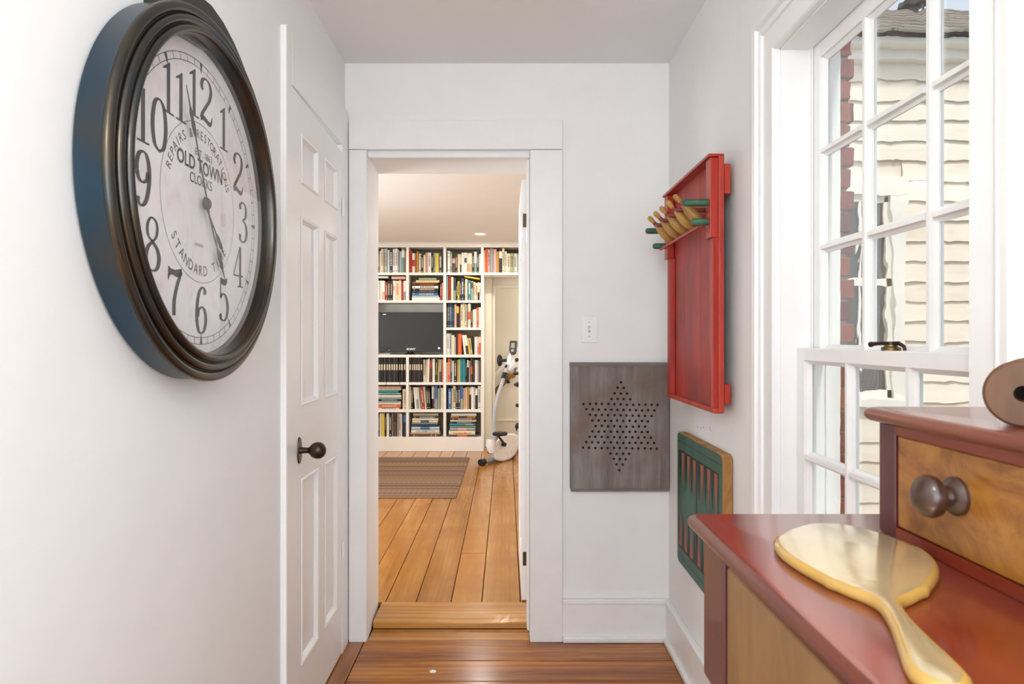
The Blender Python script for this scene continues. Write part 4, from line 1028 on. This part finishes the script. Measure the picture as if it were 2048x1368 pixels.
MB().box((.637, GY0-.004, GZ0), (.654, GY0+.0015, GZ1), c=.002).build('edge_strip', edge, rg_)
MB().box((.637, GY1-.0015, GZ0+.004), (.654, GY1+.003, GZ1-.004), c=.002).build('edge_strip', edge, rg_)
for s_, y in ((1, GY0), (-1, GY1)):
    ya, yb_ = sorted((y+s_*.002, y+s_*.046)); MB().box((.613, ya, 1.575), (.6388, yb_, GZ1-.006), c=.002).build('upper_rail', red2, rg_)
    prf = [(.6388, .002), (.630, .002), (.624, .008), (.621, .018), (.6215, .030), (.625, .044), (.631, .056), (.6388, .062)]
    m_ = MB(); m_.prism(prf, lambda x, q_: (x, y+s_*q_, GZ0+.014), lambda x, q_: (x, y+s_*q_, 1.5745)); m_.build('lower_rail', red2, rg_)
MB().box((.606, GY0-.004, GZ1-.0055), (.654, GY1+.003, GZ1+.004), c=.002).build('top_board', red2, rg_)
MB().box((.622, GY0+.0, GZ0-.002), (.654, GY1-.0, GZ0+.0135), c=.003).build('bottom_rail', edge, rg_)
for z in ((1.705, 1.795), (1.075, 1.135)):
    MB().box((.6542, GY0-.006, z[0]), (.672, GY1-.02, z[1]), c=.0015).build('hanging_batten', red2, rg_)
MB().box((.5845, GY0+.034, 1.6085), (.5945, GY1-.034, 1.6165), c=.001).build('cross_bar', edge, rg_)
grn = plain('worn_green_paint', '#3c6a4c', .45, var=.3, scale=30, bump=.1)
for y in (GY0+.025, GY1-.025):
    for z, xe in ((1.684, .535), (1.626, .563)):
        a = MB(); a.lathe([(0, 0), (.006, .0005), (.0100, .004), (.0112, .009), (.0112, .613-xe+.012)], (xe, y, z), (1, 0, 0), 20); a.build('green_peg', grn, rg_)
pinw = wood('pin_wood', [(.2, srgb('#8a6128')), (.45, srgb('#b98a42')), (.7, srgb('#d0a55a'))], 2, 9, .25, .4, .1, rand=True, val=.1)
pinred = plain('pin_red_band', '#8e3a28', .5, var=.2)
pegr = plain('red_brown_peg', '#7c3a30', .5, var=.2)
pinprof = [(0, 0), (.0105, .0006), (.0145, .010), (.0172, .026), (.0175, .038), (.0158, .052), (.0125, .066), (.0088, .080), (.0070, .088), (.0068, .094), (.0078, .101), (.0092, .108), (.0093, .114), (.0074, .120), (.004, .1232), (0, .124)]
pd = Vector((-.69, 0, .72)).normalized()
for i in range(5):
    y = GY0 + .098 + i*.0935
    base = Vector((.6135, y, 1.6345))
    a = MB(); a.lathe(pinprof[:8], (0, 0, 0), (0, 0, 1), 24, 0, caps=False); a.lathe(pinprof[7:10], (0, 0, 0), (0, 0, 1), 24, 1, caps=False); a.lathe(pinprof[9:], (0, 0, 0), (0, 0, 1), 24, 0, caps=False)
    me = a.mesh('bowling_pin', [pinw, pinred]); o = put('bowling_pin', me, base, None, (0, -math.atan2(.69, .72), 0))
    tag(o, ['small wooden bowling pin nearest the viewer in the red game', 'second wooden bowling pin from the near end of the red game', 'middle one of the five wooden bowling pins', 'fourth wooden bowling pin from the near end of the red game', 'farthest of the five wooden bowling pins in the red game'][i], 'bowling pin', 'bowling pins on the red game')
    if i < 4:
        a = MB(); a.lathe([(0, 0), (.005, .001), (.0072, .006), (.0072, .093)], (.546, y+.0457, 1.684), (1, 0, 0), 12); a.build('divider_peg', pegr, rg_)

# ---------------------------------------------------------------- green backgammon board on the right wall
bg_ = thing('backgammon_board', (.672, 2.28, .42), 'worn green wooden backgammon board on the right wall behind the dressing table', 'game board')
BY0, BY1, BZ0, BZ1 = 2.012, 2.548, .424, .918
def rrect(y0, y1, z0, z1, r, n_=5):
    out = []
    for cy, cz, a_ in ((y1-r, z1-r, 0), (y0+r, z1-r, 90), (y0+r, z0+r, 180), (y1-r, z0+r, 270)):
        for k in range(n_+1): out.append((cy+r*math.cos(R(a_+90*k/n_)), cz+r*math.sin(R(a_+90*k/n_))))
    return out
gw = wood('worn_green_board', [(.2, srgb('#24423a')), (.45, srgb('#355c4d')), (.68, srgb('#42705c')), (.85, srgb('#6b7a5a'))], 2, 14, .2, .55, rand=False, blotch=(9, srgb('#3f5b49')))
ew = wood('bare_board_edge', [(.2, srgb('#7a4a22')), (.5, srgb('#a9783f')), (.75, srgb('#c79a5f'))], 2, 30, .15, .6, rand=False)
XBk = .656
a = MB(); q = rrect(BY0, BY1, BZ0, BZ1, .022); n_ = len(q)
def rr2(i): return rrect(BY0+i, BY1-i, BZ0+i, BZ1-i, .022)
L = [[(XR-.003, y, z) for y, z in q], [(XBk+.004, y, z) for y, z in q], [(XBk, y, z) for y, z in rr2(.003)]]
vv = sum(L, []); a.add(vv[:2*n_], [(i, (i+1) % n_, n_+(i+1) % n_, n_+i) for i in range(n_)], 1); a.add(vv[n_:], [(i, (i+1) % n_, n_+(i+1) % n_, n_+i) for i in range(n_)], 1); a.add(L[2], [list(range(n_))], 0); a.add(L[0], [list(range(n_))[::-1]], 1)
a.build('board', [gw, ew], bg_)
rust = wood('rust_paint', [(.2, srgb('#7b3b26')), (.5, srgb('#a8573a')), (.8, srgb('#b4694a'))], 2, 18, .2, .6, rand=False)
blk = plain('black_paint_lines', '#1c2420', .6, var=.3)
iy0, iy1, iz0, iz1 = BY0+.045, BY1-.030, BZ0+.070, BZ1-.070
ln = MB(); xp = XBk-.0006
def rect(m_, y0, y1, z0, z1, mi=0): m_.add([(xp, y0, z0), (xp, y1, z0), (xp, y1, z1), (xp, y0, z1)], [(0, 1, 2, 3)], mi)
t_ = .007
rect(ln, iy0-t_, iy1+t_, iz1, iz1+t_); rect(ln, iy0-t_, iy1+t_, iz0-t_, iz0); rect(ln, iy0-t_, iy0, iz0, iz1); rect(ln, iy1, iy1+t_, iz0, iz1)
ym = (iy0+iy1)/2; rect(ln, ym-.008, ym+.008, iz0, iz1)
rect(ln, BY0+.004, BY1-.004, BZ1-.034, BZ1-.032); rect(ln, BY0+.004, BY1-.004, BZ0+.032, BZ0+.034)
ln.build('painted_lines', blk, bg_, False)
hw = (ym-.008-iy0)
for half, ys in ((0, iy0), (1, ym+.008)):
    for k in range(6):
        ya = ys + hw*k/6; yb_ = ys + hw*(k+1)/6; mid = (ya+yb_)/2; H_ = .125
        for top in (0, 1):
            zb, zt_ = (iz1, iz1-H_) if top else (iz0, iz0+H_)
            dark_ = (k+top) % 2 == 0
            m_ = MB(); m_.add([(xp, ya+.001, zb), (xp, yb_-.001, zb), (xp, mid+.002, zt_), (xp, mid-.002, zt_)], [(0, 1, 2, 3)]); m_.build('painted_point', blk if dark_ else rust, bg_, False)

# ---------------------------------------------------------------- dressing table
dt = thing('dressing_table', (.43, .2, 0), 'reddish brown dressing table with golden burl drawers before the window', 'dressing table')
mah = wood('reddish_mahogany', [(.2, srgb('#471410')), (.45, srgb('#6a2517')), (.7, srgb('#87351e'))], 1, 12, .08, .32, .35, rand=False)
mahv = wood('reddish_mahogany_stile', [(.2, srgb('#3d171b')), (.45, srgb('#522423')), (.7, srgb('#66302b'))], 2, 12, .08, .3, .35, rand=False)
def topmat():
    n = N('red_stained_top'); v = n.coord((1, .12, 1)); f = n.noise(v, 16, 3, .5)
    c = n.ramp(f, [(.25, srgb('#521608')), (.45, srgb('#73240e')), (.7, srgb('#8c3516'))])
    v2 = n.coord(); b2 = n.noise(v2, 6, 3)
    c = n.mix(n.ramp(b2, [(.5, (0, 0, 0)), (.72, (.6,)*3)]), c, srgb('#741a2a'))
    n.set(c, .24, 0, .6); n.b.inputs['Coat IOR'].default_value = 2.3; return n.m
topm = topmat()
nose = wood('worn_nosing', [(.2, srgb('#3f150c')), (.45, srgb('#5a2213')), (.7, srgb('#7c4127'))], 1, 12, .08, .3, .4, rand=False)
def burl(name):
    n = N(name); v = n.coord((1, .7, 1)); f = n.noise(v, 17, 6, .65, 1.6); g = n.noise(v, 70, 3)
    c = n.ramp(f, [(.28, srgb('#5f3513')), (.45, srgb('#8a5722')), (.6, srgb('#9f6b2e')), (.8, srgb('#b07f40'))])
    n.set(n.mix(n.ramp(g, [(.6, (0, 0, 0)), (.75, (.5,)*3)]), c, srgb('#6e4420')), .3, 0, .35); return n.m
brl = burl('golden_burl')
brl2 = wood('faded_maple_drawer', [(.2, srgb('#6d4a29')), (.45, srgb('#886339')), (.7, srgb('#9c774a'))], 2, 14, .25, .4, .2, rand=False)
TY0, TY1 = -.34, .727; TX0, TX1 = .216, .655; ZT = 1.074
def slab_top(x0, x1, y0, y1, z0, z1, r):
    """slab with a rounded nosing along the front and the two ends"""
    pr_ = [(x1, z0), (x0+r, z0)] + [(x0+r-r*math.sin(R(a_)), (z0+z1)/2-(z1-z0)/2*math.cos(R(a_))) for a_ in (30, 60, 90, 120, 150)] + [(x0+r, z1), (x1, z1)]
    return pr_
def top_mesh(x0, x1, y0, y1, z0, z1):
    m_ = MB(); k = 7; lv = []
    h = (z1-z0)/2; zc = (z0+z1)/2; rc_ = .012
    for i in range(k+1):
        a_ = -90 + 180*i/k; ins = h*(1-math.cos(R(a_))); lv.append((zc+h*math.sin(R(a_)), ins))
    def outline(ins):
        o_ = []
        xa, ya, yb_ = x0+ins, y0+ins, y1-ins; r = rc_
        for cx, cy, s0 in ((xa+r, yb_-r, 90), (xa+r, ya+r, 180)):
            for j in range(6): t = R(s0+18*j); o_.append((cx+r*math.cos(t), cy+r*math.sin(t)))
        return [(x1, yb_)] + o_ + [(x1, ya)]
    ol = [[(x, y, z) for x, y in outline(i_)] for z, i_ in lv]; n_ = len(ol[0])
    for i in range(k):
        m_.add(ol[i]+ol[i+1], [(j, (j+1) % n_, n_+(j+1) % n_, n_+j) for j in range(n_)], 1, True)
    m_.add(ol[0], [list(range(n_))[::-1]], 0); m_.add(ol[-1], [list(range(n_))], 0)
    return m_
top_mesh(.202, .66, TY0-.02, .752, 1.059, ZT).build('top', [topm, nose], dt)
# lower case: stiles, rails, end panels, back, one long drawer
for y in ((TY1-.066, TY1), (TY0, TY0+.066)):
    MB().box((TX0, y[0], .905), (TX0+.055, y[1], 1.0588), c=.002).build('stile', mahv, dt)
    MB().box((TX1-.055, y[0], .905), (TX1, y[1], 1.0588), c=.002).build('stile', mahv, dt)
    yy = (y[0]+.012, y[1]-.012); MB().box((TX0+.0555, yy[0], .905), (TX1-.0555, yy[1], 1.0588)).build('end_panel', mah, dt)
MB().box((TX0+.002, TY0+.0665, 1.0465), (TX0+.03, TY1-.0665, 1.0588)).build('rail', mah, dt)
MB().box((TX0+.002, TY0+.0665, .905), (TX0+.03, TY1-.0665, .921)).build('rail', mah, dt)
MB().box((TX1-.02, TY0+.0665, .905), (TX1-.004, TY1-.0665, 1.0588)).build('back_panel', mah, dt)
ym = (TY0+TY1)/2
for (a_, b_) in ((ym+.006, TY1-.0675), (TY0+.0675, ym-.006)):
    dr = MB().box((TX0+.003, a_, .9225), (TX0+.022, b_, 1.044), c=.0015).build('drawer', brl2, dt)
MB().box((TX0+.002, ym-.0055, .9215), (TX0+.03, ym+.0055, 1.046)).build('rail', mah, dt)
legp = [(.024, .905), (.026, .895), (.019, .885), (.026, .872), (.026, .862), (.018, .852), (.022, .83), (.0255, .76), (.024, .6), (.020, .4), (.015, .2), (.012, .12), (.017, .105), (.017, .095), (.012, .08), (.014, .04), (.010, .0005)]
for x in (TX0+.0285, TX1-.0285):
    for y in (TY0+.033, TY1-.033):
        a = MB(); a.lathe([(r, z) for r, z in legp[::-1]], (x, y, 0), (0, 0, 1), 20); a.build('leg', mahv, dt)
# upper case with small drawers
UX0, UX1, UY0, UY1, ZU0, ZU1 = .3825, .645, -.30, .682, ZT+.0004, 1.1995
top_mesh(.3715, .65, UY0-.014, .700, 1.1855, ZU1).build('upper_top', [topm, nose], dt)
for y in ((UY1-.028, UY1), (UY0, UY0+.028), (.176, .204)):
    MB().box((UX0, y[0], ZU0), (UX0+.03, y[1], 1.1853), c=.0012).build('stile', mahv, dt)
for y in ((UY1-.026, UY1-.012), (UY0+.012, UY0+.026)):
    MB().box((UX0+.0305, y[0], ZU0), (UX1, y[1], 1.1853)).build('end_panel', mah, dt)
MB().box((UX1-.012, UY0+.027, ZU0), (UX1, UY1-.027, 1.1853)).build('back_panel', mah, dt)
for (a_, b_) in ((.2045, UY1-.0285), (UY0+.0285, .1755)):
    MB().box((UX0+.0005, a_, 1.1755), (UX0+.03, b_, 1.1853)).build('rail', mah, dt)
    MB().box((UX0+.0005, a_, ZU0), (UX0+.03, b_, 1.0852)).build('rail', mah, dt)
    dr = MB().box((UX0+.002, a_+.001, 1.0862), (UX0+.02, b_-.001, 1.1747), c=.001).build('drawer', brl, dt)
    for y in ((.5665, .292) if a_ > .1 else (.088, -.185)):
        k_ = MB(); k_.lathe([(.0165, 0), (.0165, .003), (.0135, .0065), (.0095, .009), (.0085, .0125), (.0125, .0155), (.0172, .0195), (.0182, .0245), (.0165, .0295), (.012, .0335), (.006, .0355), (0, .036)], (UX0+.002, y, 1.136), (-1, 0, 0), 28)
        k_.build('knob', MATS.get('knobwood') or plain('knobwood', '#3c251a', .28, var=.25, scale=50, coat=.4), dr)
# wooden spool on the upper top
sp_ = thing('wooden_spool', (.409, .50, ZU1), 'round wooden spool with a dark centre hole on top of the dressing table', 'spool')
spm = wood('spool_wood', [(.2, srgb('#3d2310')), (.45, srgb('#573619')), (.75, srgb('#6b4623'))], 2, 9, .3, .45, rand=False)
ax = Vector((-.65, -.76, 0)).normalized(); rS = .0268; c = Vector((.4085, .525, ZU1+rS+.0003))
a = MB(); a.lathe([(.0065, .0), (rS-.002, 0), (rS, -.002), (rS, -.010), (rS-.002, -.012), (.0145, -.015), (.0135, -.05), (.0145, -.085), (rS-.002, -.088), (rS, -.090), (rS, -.098), (rS-.002, -.100), (.0065, -.100), (.0065, 0)], c, ax, 40, caps=False); a.build('spool_body', spm, sp_)
a = MB(); a.lathe([(.0064, -.02), (0, -.02)], c, ax, 20, caps=False); a.build('spool_hole', M['dark'], sp_)

# ---------------------------------------------------------------- hand mirror
mr = thing('hand_mirror', (.29, .53, ZT), 'glossy cream and amber hand mirror lying on the dressing table', 'hand mirror')
NK, AX, PX = Vector((.2755, .48)), Vector((.28, .96)), Vector((.96, -.28))
half = [(-.1265, .0), (-.1255, .006), (-.122, .0105), (-.1175, .013), (-.112, .0158), (-.10, .0160), (-.085, .0142), (-.065, .0115), (-.045, .0092), (-.028, .0080), (-.012, .0080), (-.002, .0098), (.006, .014), (.013, .020), (.021, .0265), (.0265, .030), (.0300, .0345), (.038, .038), (.05, .0440), (.062, .050), (.075, .0555), (.09, .0605), (.105, .0635), (.12, .0648), (.134, .0638), (.143, .0612), (.149, .0575), (.158, .0535), (.170, .047), (.182, .0385), (.190, .032), (.197, .026), (.203, .0165), (.2065, .008), (.2075, 0)]
full = half + [(u, -w_) for u, w_ in half[-2:0:-1]]
def mp(u, v_, z): q_ = NK + AX*u + PX*v_; return Vector((q_.x, q_.y, z))
n_ = len(full); a = MB()
nrm = []
for i in range(n_):
    p0, p1 = Vector(full[i-1]), Vector(full[(i+1) % n_]); t = (p1-p0).normalized(); nrm.append(Vector((t.y, -t.x)))
sgn_ = 1
if (Vector(full[10])+nrm[10]*.001).y < full[10][1]: sgn_ = -1
def off(d, z):
    out = []
    for (u, w_), nn in zip(full, nrm):
        p = Vector((u, w_)) - nn*sgn_*min(d, .55*max(abs(w_), .006))
        out.append(mp(p.x, p.y, z))
    return out
zb = ZT+.0004
L = [off(.0016, zb), off(.0004, zb+.0014), off(0, zb+.003), off(.0004, zb+.0052), off(.0016, zb+.0072), off(.0034, zb+.0084), off(.0048, zb+.0087)]
for i in range(len(L)-1): a.add(L[i]+L[i+1], [(j, (j+1) % n_, n_+(j+1) % n_, n_+j) for j in range(n_)], 0, True)
a.add(L[0], [list(range(n_))[::-1]], 0)
# top closed as strips across, left to right
tl = L[-1]; hN = len(half)
fs = [(0, 1, n_-1)] + [(i, i+1, n_-i-1, n_-i) for i in range(1, hN-2)] + [(hN-2, hN-1, hN)]
a.add(tl, fs, 1, False)
ivory = plain('ivory_celluloid', '#b8924a', .16, var=.06, scale=20, coat=.6)
pearl = plain('pearl_back', '#e4cd98', .15, var=.05, scale=25, coat=1.0)
pb_ = pearl.node_tree.nodes['Principled BSDF']; pb_.inputs['Metallic'].default_value = .55; pb_.inputs['Coat IOR'].default_value = 2.0; pb_.inputs['Coat Roughness'].default_value = .12
a.build('mirror_frame', [ivory, pearl], mr)
# ---------------------------------------------------------------- outside the window
struct('ground', MB().box((XO+.01, -8, -.5), (14, 14, -.45)), plain('ground_gravel', '#8d8779', .9, var=.2, scale=3), 'ground outside the window', 'ground')
cp = thing('brick_chimney', (.95, 2.25, -.45), 'narrow red brick pier standing just outside the window', 'brick pier')
MB().box((XO+.006, 2.045, -.449), (1.052, 2.46, 2.5)).build('mortar', plain('lime_mortar', '#b3a79c', .9, var=.15, scale=60), cp)
brm = []
for i, h_ in enumerate(('#7d3a33', '#8a4339', '#6d342f', '#96503f')):
    n = N('red_brick'); v = n.coord((1, 1, 1), True); f = n.noise(v, 30, 5, .65); c = srgb(h_)
    n.set(n.ramp(f, [(.3, tuple(x*.7 for x in c[:3])), (.6, c), (.8, tuple(min(1, x*1.3+.02) for x in c[:3]))]), .85); n.bump(f, .5, .004); brm.append(n.m)
BMESH = [MB().box((-.104, -.02, -.0285), (.104, .0, .0285), c=.004).mesh('brick', m_, fix=False) for m_ in brm]
BM2 = [MB().box((-.0, -.1, -.0285), (.02, .1, .0285), c=.004).mesh('brick', m_, fix=False) for m_ in brm]
z = -.40; i = 0
while z < 2.46:
    put('brick', rnd.choice(BMESH), (.951+rnd.uniform(-.002, .002), 2.05+rnd.uniform(-.002, .001), z), cp)
    for y in (2.16, 2.37): put('brick', rnd.choice(BM2), (1.045, y - (.03 if i % 2 else 0), z), cp)
    z += .0675; i += 1
HY = 4.0; HX0, HX1 = 1.86, 5.4
nh = thing('neighbor_house', (3.6, 5, -.45), 'cream clapboard house wing seen through the window', 'house')
clap = plain('cream_clapboard_paint', '#f3e9da', .6, var=.03, scale=4)
claps = wood('cream_clapboard_worn', [(.2, srgb('#e0d2bf')), (.45, srgb('#f1e6d6')), (.7, srgb('#f6eee2'))], 0, 6, .15, .6, val=.05)
NX0, NX1, NZ0, NZ1 = 1.90, 2.395, .865, 2.235      # window incl. casing
MB().box((HX0+.02, HY+.03, -.449), (NX0-.001, 6.3, 3.0)).build('wall', clap, nh)
MB().box((NX1+.001, HY+.03, -.449), (HX1-.02, 6.3, 3.0)).build('wall', clap, nh)
MB().box((NX0, HY+.03, -.449), (NX1, 6.3, NZ0)).build('wall', clap, nh); MB().box((NX0, HY+.03, NZ1), (NX1, 6.3, 3.0)).build('wall', clap, nh)
z = -.44; EX = .121
while z < 2.93:
    z1 = z+EX+.012
    segs = [(HX0, HX1)] if z1 < NZ0 or z > NZ1 else [(HX0, NX0-.001), (NX1+.001, HX1)]
    for (a_, b_) in segs:
        if b_-a_ < .08 and False: continue
        m_ = MB(); w0 = rnd.uniform(-.004, .004); w1 = rnd.uniform(-.003, .003); k = max(1, int((b_-a_)/.35)); c0 = Vector(((a_+b_)/2, HY, z))
        vv = []
        for j in range(k+1):
            x = a_ + (b_-a_)*j/k - c0.x; dz = rnd.uniform(-.003, .003)
            vv += [(x, .0+.0, dz), (x, .022, z1-z), (x, .03, z1-z), (x, .012, dz)]
        for j in range(k):
            o_ = j*4; m_.add(vv[o_:o_+8], [(0, 4, 5, 1), (1, 5, 6, 2), (2, 6, 7, 3), (3, 7, 4, 0)])
        me = m_.mesh('clapboard', claps, fix=False); put('clapboard', me, c0, nh)
    z += EX
# cornice and low roof
wh = plain('house_trim_paint', '#f4f1ea', .5, var=.02)
MB().box((HX0-.05, HY-.06, 2.93), (HX1, HY+.05, 3.0), c=.004).build('cornice_board', wh, nh)
MB().box((HX0-.08, HY-.15, 2.985), (HX1+.05, HY+.0, 3.02), c=.004).build('soffit', wh, nh)
rfm = wood('weathered_roof_edge', [(.2, srgb('#6f665c')), (.5, srgb('#8f857a')), (.8, srgb('#a9a093'))], 0, 20, .2, .85, rand=True, val=.2)
EXP = .13; s_ = .60
for r_ in range(8):
    y0_ = HY-.20 + r_*EXP; z0_ = 3.025 + r_*EXP*s_
    x = HX0-.1 + (0 if r_ % 2 else -.09)
    while x < 4.0:
        w_ = .20+rnd.uniform(-.03, .03)
        m_ = MB(); m_.add([(0, 0, 0), (w_-.004, 0, 0), (w_-.004, .19, .19*s_), (0, .19, .19*s_), (0, -.003, .016), (w_-.004, -.003, .016), (w_-.004, .19, .19*s_+.006), (0, .19, .19*s_+.006)], [(0,3,2,1),(4,5,6,7),(0,1,5,4),(1,2,6,5),(2,3,7,6),(3,0,4,7)])
        put('shingle', m_.mesh('shingle', rfm, fix=False), (x, y0_, z0_+rnd.uniform(0, .004)), nh); x += w_
ro = MB(); ro.add([(HX0-.08, HY-.18, 3.022), (HX1, HY-.18, 3.022), (HX1, HY+.86, 3.022+1.04*s_), (HX0-.08, HY+.86, 3.022+1.04*s_), (HX0-.08, HY+2.3, 3.0), (HX1, HY+2.3, 3.0)], [(0, 1, 2, 3), (3, 2, 5, 4), (0, 3, 4), (1, 5, 2)])
ro.build('roof', rfm, nh)
# roof vent
a = MB(); c = P(1828, 60, HY+.75); a.box((c.x-.11, c.y-.10, c.z-.2), (c.x+.13, c.y+.12, c.z+.06), c=.01); a.build('vent_base', wh, nh)
a = MB(); a.lathe([(.05, 0), (.05, .10), (.075, .10), (.075, .14), (0, .16)], (c.x, c.y, c.z+.06), (0, 0, 1), 16); a.build('vent_pipe', M['black'], nh)
# its window
wn_ = MB().box((NX0, HY-.02, NZ1-.10), (NX1, HY+.03, NZ1), c=.003).build('window_frame', wh, nh)
for (x0_, x1_, z0_, z1_) in ((NX0, NX0+.06, NZ0+.05, NZ1-.10), (NX1-.075, NX1, NZ0+.05, NZ1-.10)):
    MB().box((x0_, HY-.02, z0_), (x1_, HY+.03, z1_), c=.003).build('window_frame', wh, nh)
MB().box((NX0-.0, HY-.05, NZ0), (NX1, HY+.03, NZ0+.05), c=.004).build('window_sill', wh, nh)
gx0, gx1, gz0, gz1 = NX0+.06, NX1-.075, NZ0+.05, NZ1-.10
sh = MB(); sh.box((gx0, HY+.01, 1.59), (gx1, HY+.028, 1.635)); sh.box((gx0, HY+.01, gz0), (gx1, HY+.028, gz0+.04)); sh.box((gx0, HY+.01, gz1-.035), (gx1, HY+.028, gz1)); sh.box((gx1-.03, HY+.01, gz0), (gx1, HY+.028, gz1)); sh.box((gx0, HY+.01, gz0), (gx0+.03, HY+.028, gz1)); sh.box(((gx0+gx1)/2-.01, HY+.012, gz0), ((gx0+gx1)/2+.01, HY+.028, gz1))
sh.build('window_sash', wh, nh)
room = plain('dim_room_interior', '#6f6a62', .9)
MB().box((gx0-.02, HY+.42, gz0-.02), (gx1+.02, HY+.44, gz1+.02)).build('interior', room, nh)
for zz in ((gz0+.02, 1.60), (1.62, gz1-.02)):
    MB().box((gx0+.02, HY+.030, zz[0]), (gx1-.02, HY+.033, zz[1])).build('pane', glass_thin('house_pane_glass', 1.6), nh)
cu = MB(); kk = 40
for j in range(kk+1):
    x = gx1-.13 + .15*j/kk; y = HY+.075 + .012*math.sin(j*1.1)
    cu.v += [Vector((x, y, gz0-.01)), Vector((x, y, gz1))]
cu.f = [(2*j, 2*j+2, 2*j+3, 2*j+1) for j in range(kk)]; cu.m = [0]*kk; cu.sm = [True]*kk
cu.build('curtain', plain('grey_curtain', '#8d8a90', .9, var=.12, scale=20), nh, False)
# leafy tree beyond the roof
tr = thing('tree', (5.6, 7.6, -.45), 'light green tree beyond the roof ridge', 'tree')
MB().tube([(5.6, 7.6, -.449), (5.62, 7.6, 2), (5.5, 7.7, 4.0)], [.12, .10, .05], 10).build('trunk', plain('bark', '#5d4c3c', .9, var=.3), tr)
lf = MB()
for k in range(1500):
    a_ = rnd.uniform(0, 2*PI); b_ = math.acos(rnd.uniform(-1, 1)); r_ = rnd.uniform(.55, 1.0)
    p = Vector((5.5 + .95*r_*math.sin(b_)*math.cos(a_), 7.6 + .9*r_*math.sin(b_)*math.sin(a_), 4.05 + .72*r_*math.cos(b_)))
    u = Vector((rnd.uniform(-1, 1), rnd.uniform(-1, 1), rnd.uniform(-1, 1))).normalized()*.075; v_ = u.orthogonal()*.55
    lf.add([p-u, p+v_, p+u, p-v_], [(0, 1, 2, 3)])
o = lf.build('foliage', plain('leaf_green', '#8aa34e', .7, var=.4, scale=2), tr, False); o['kind'] = 'stuff'
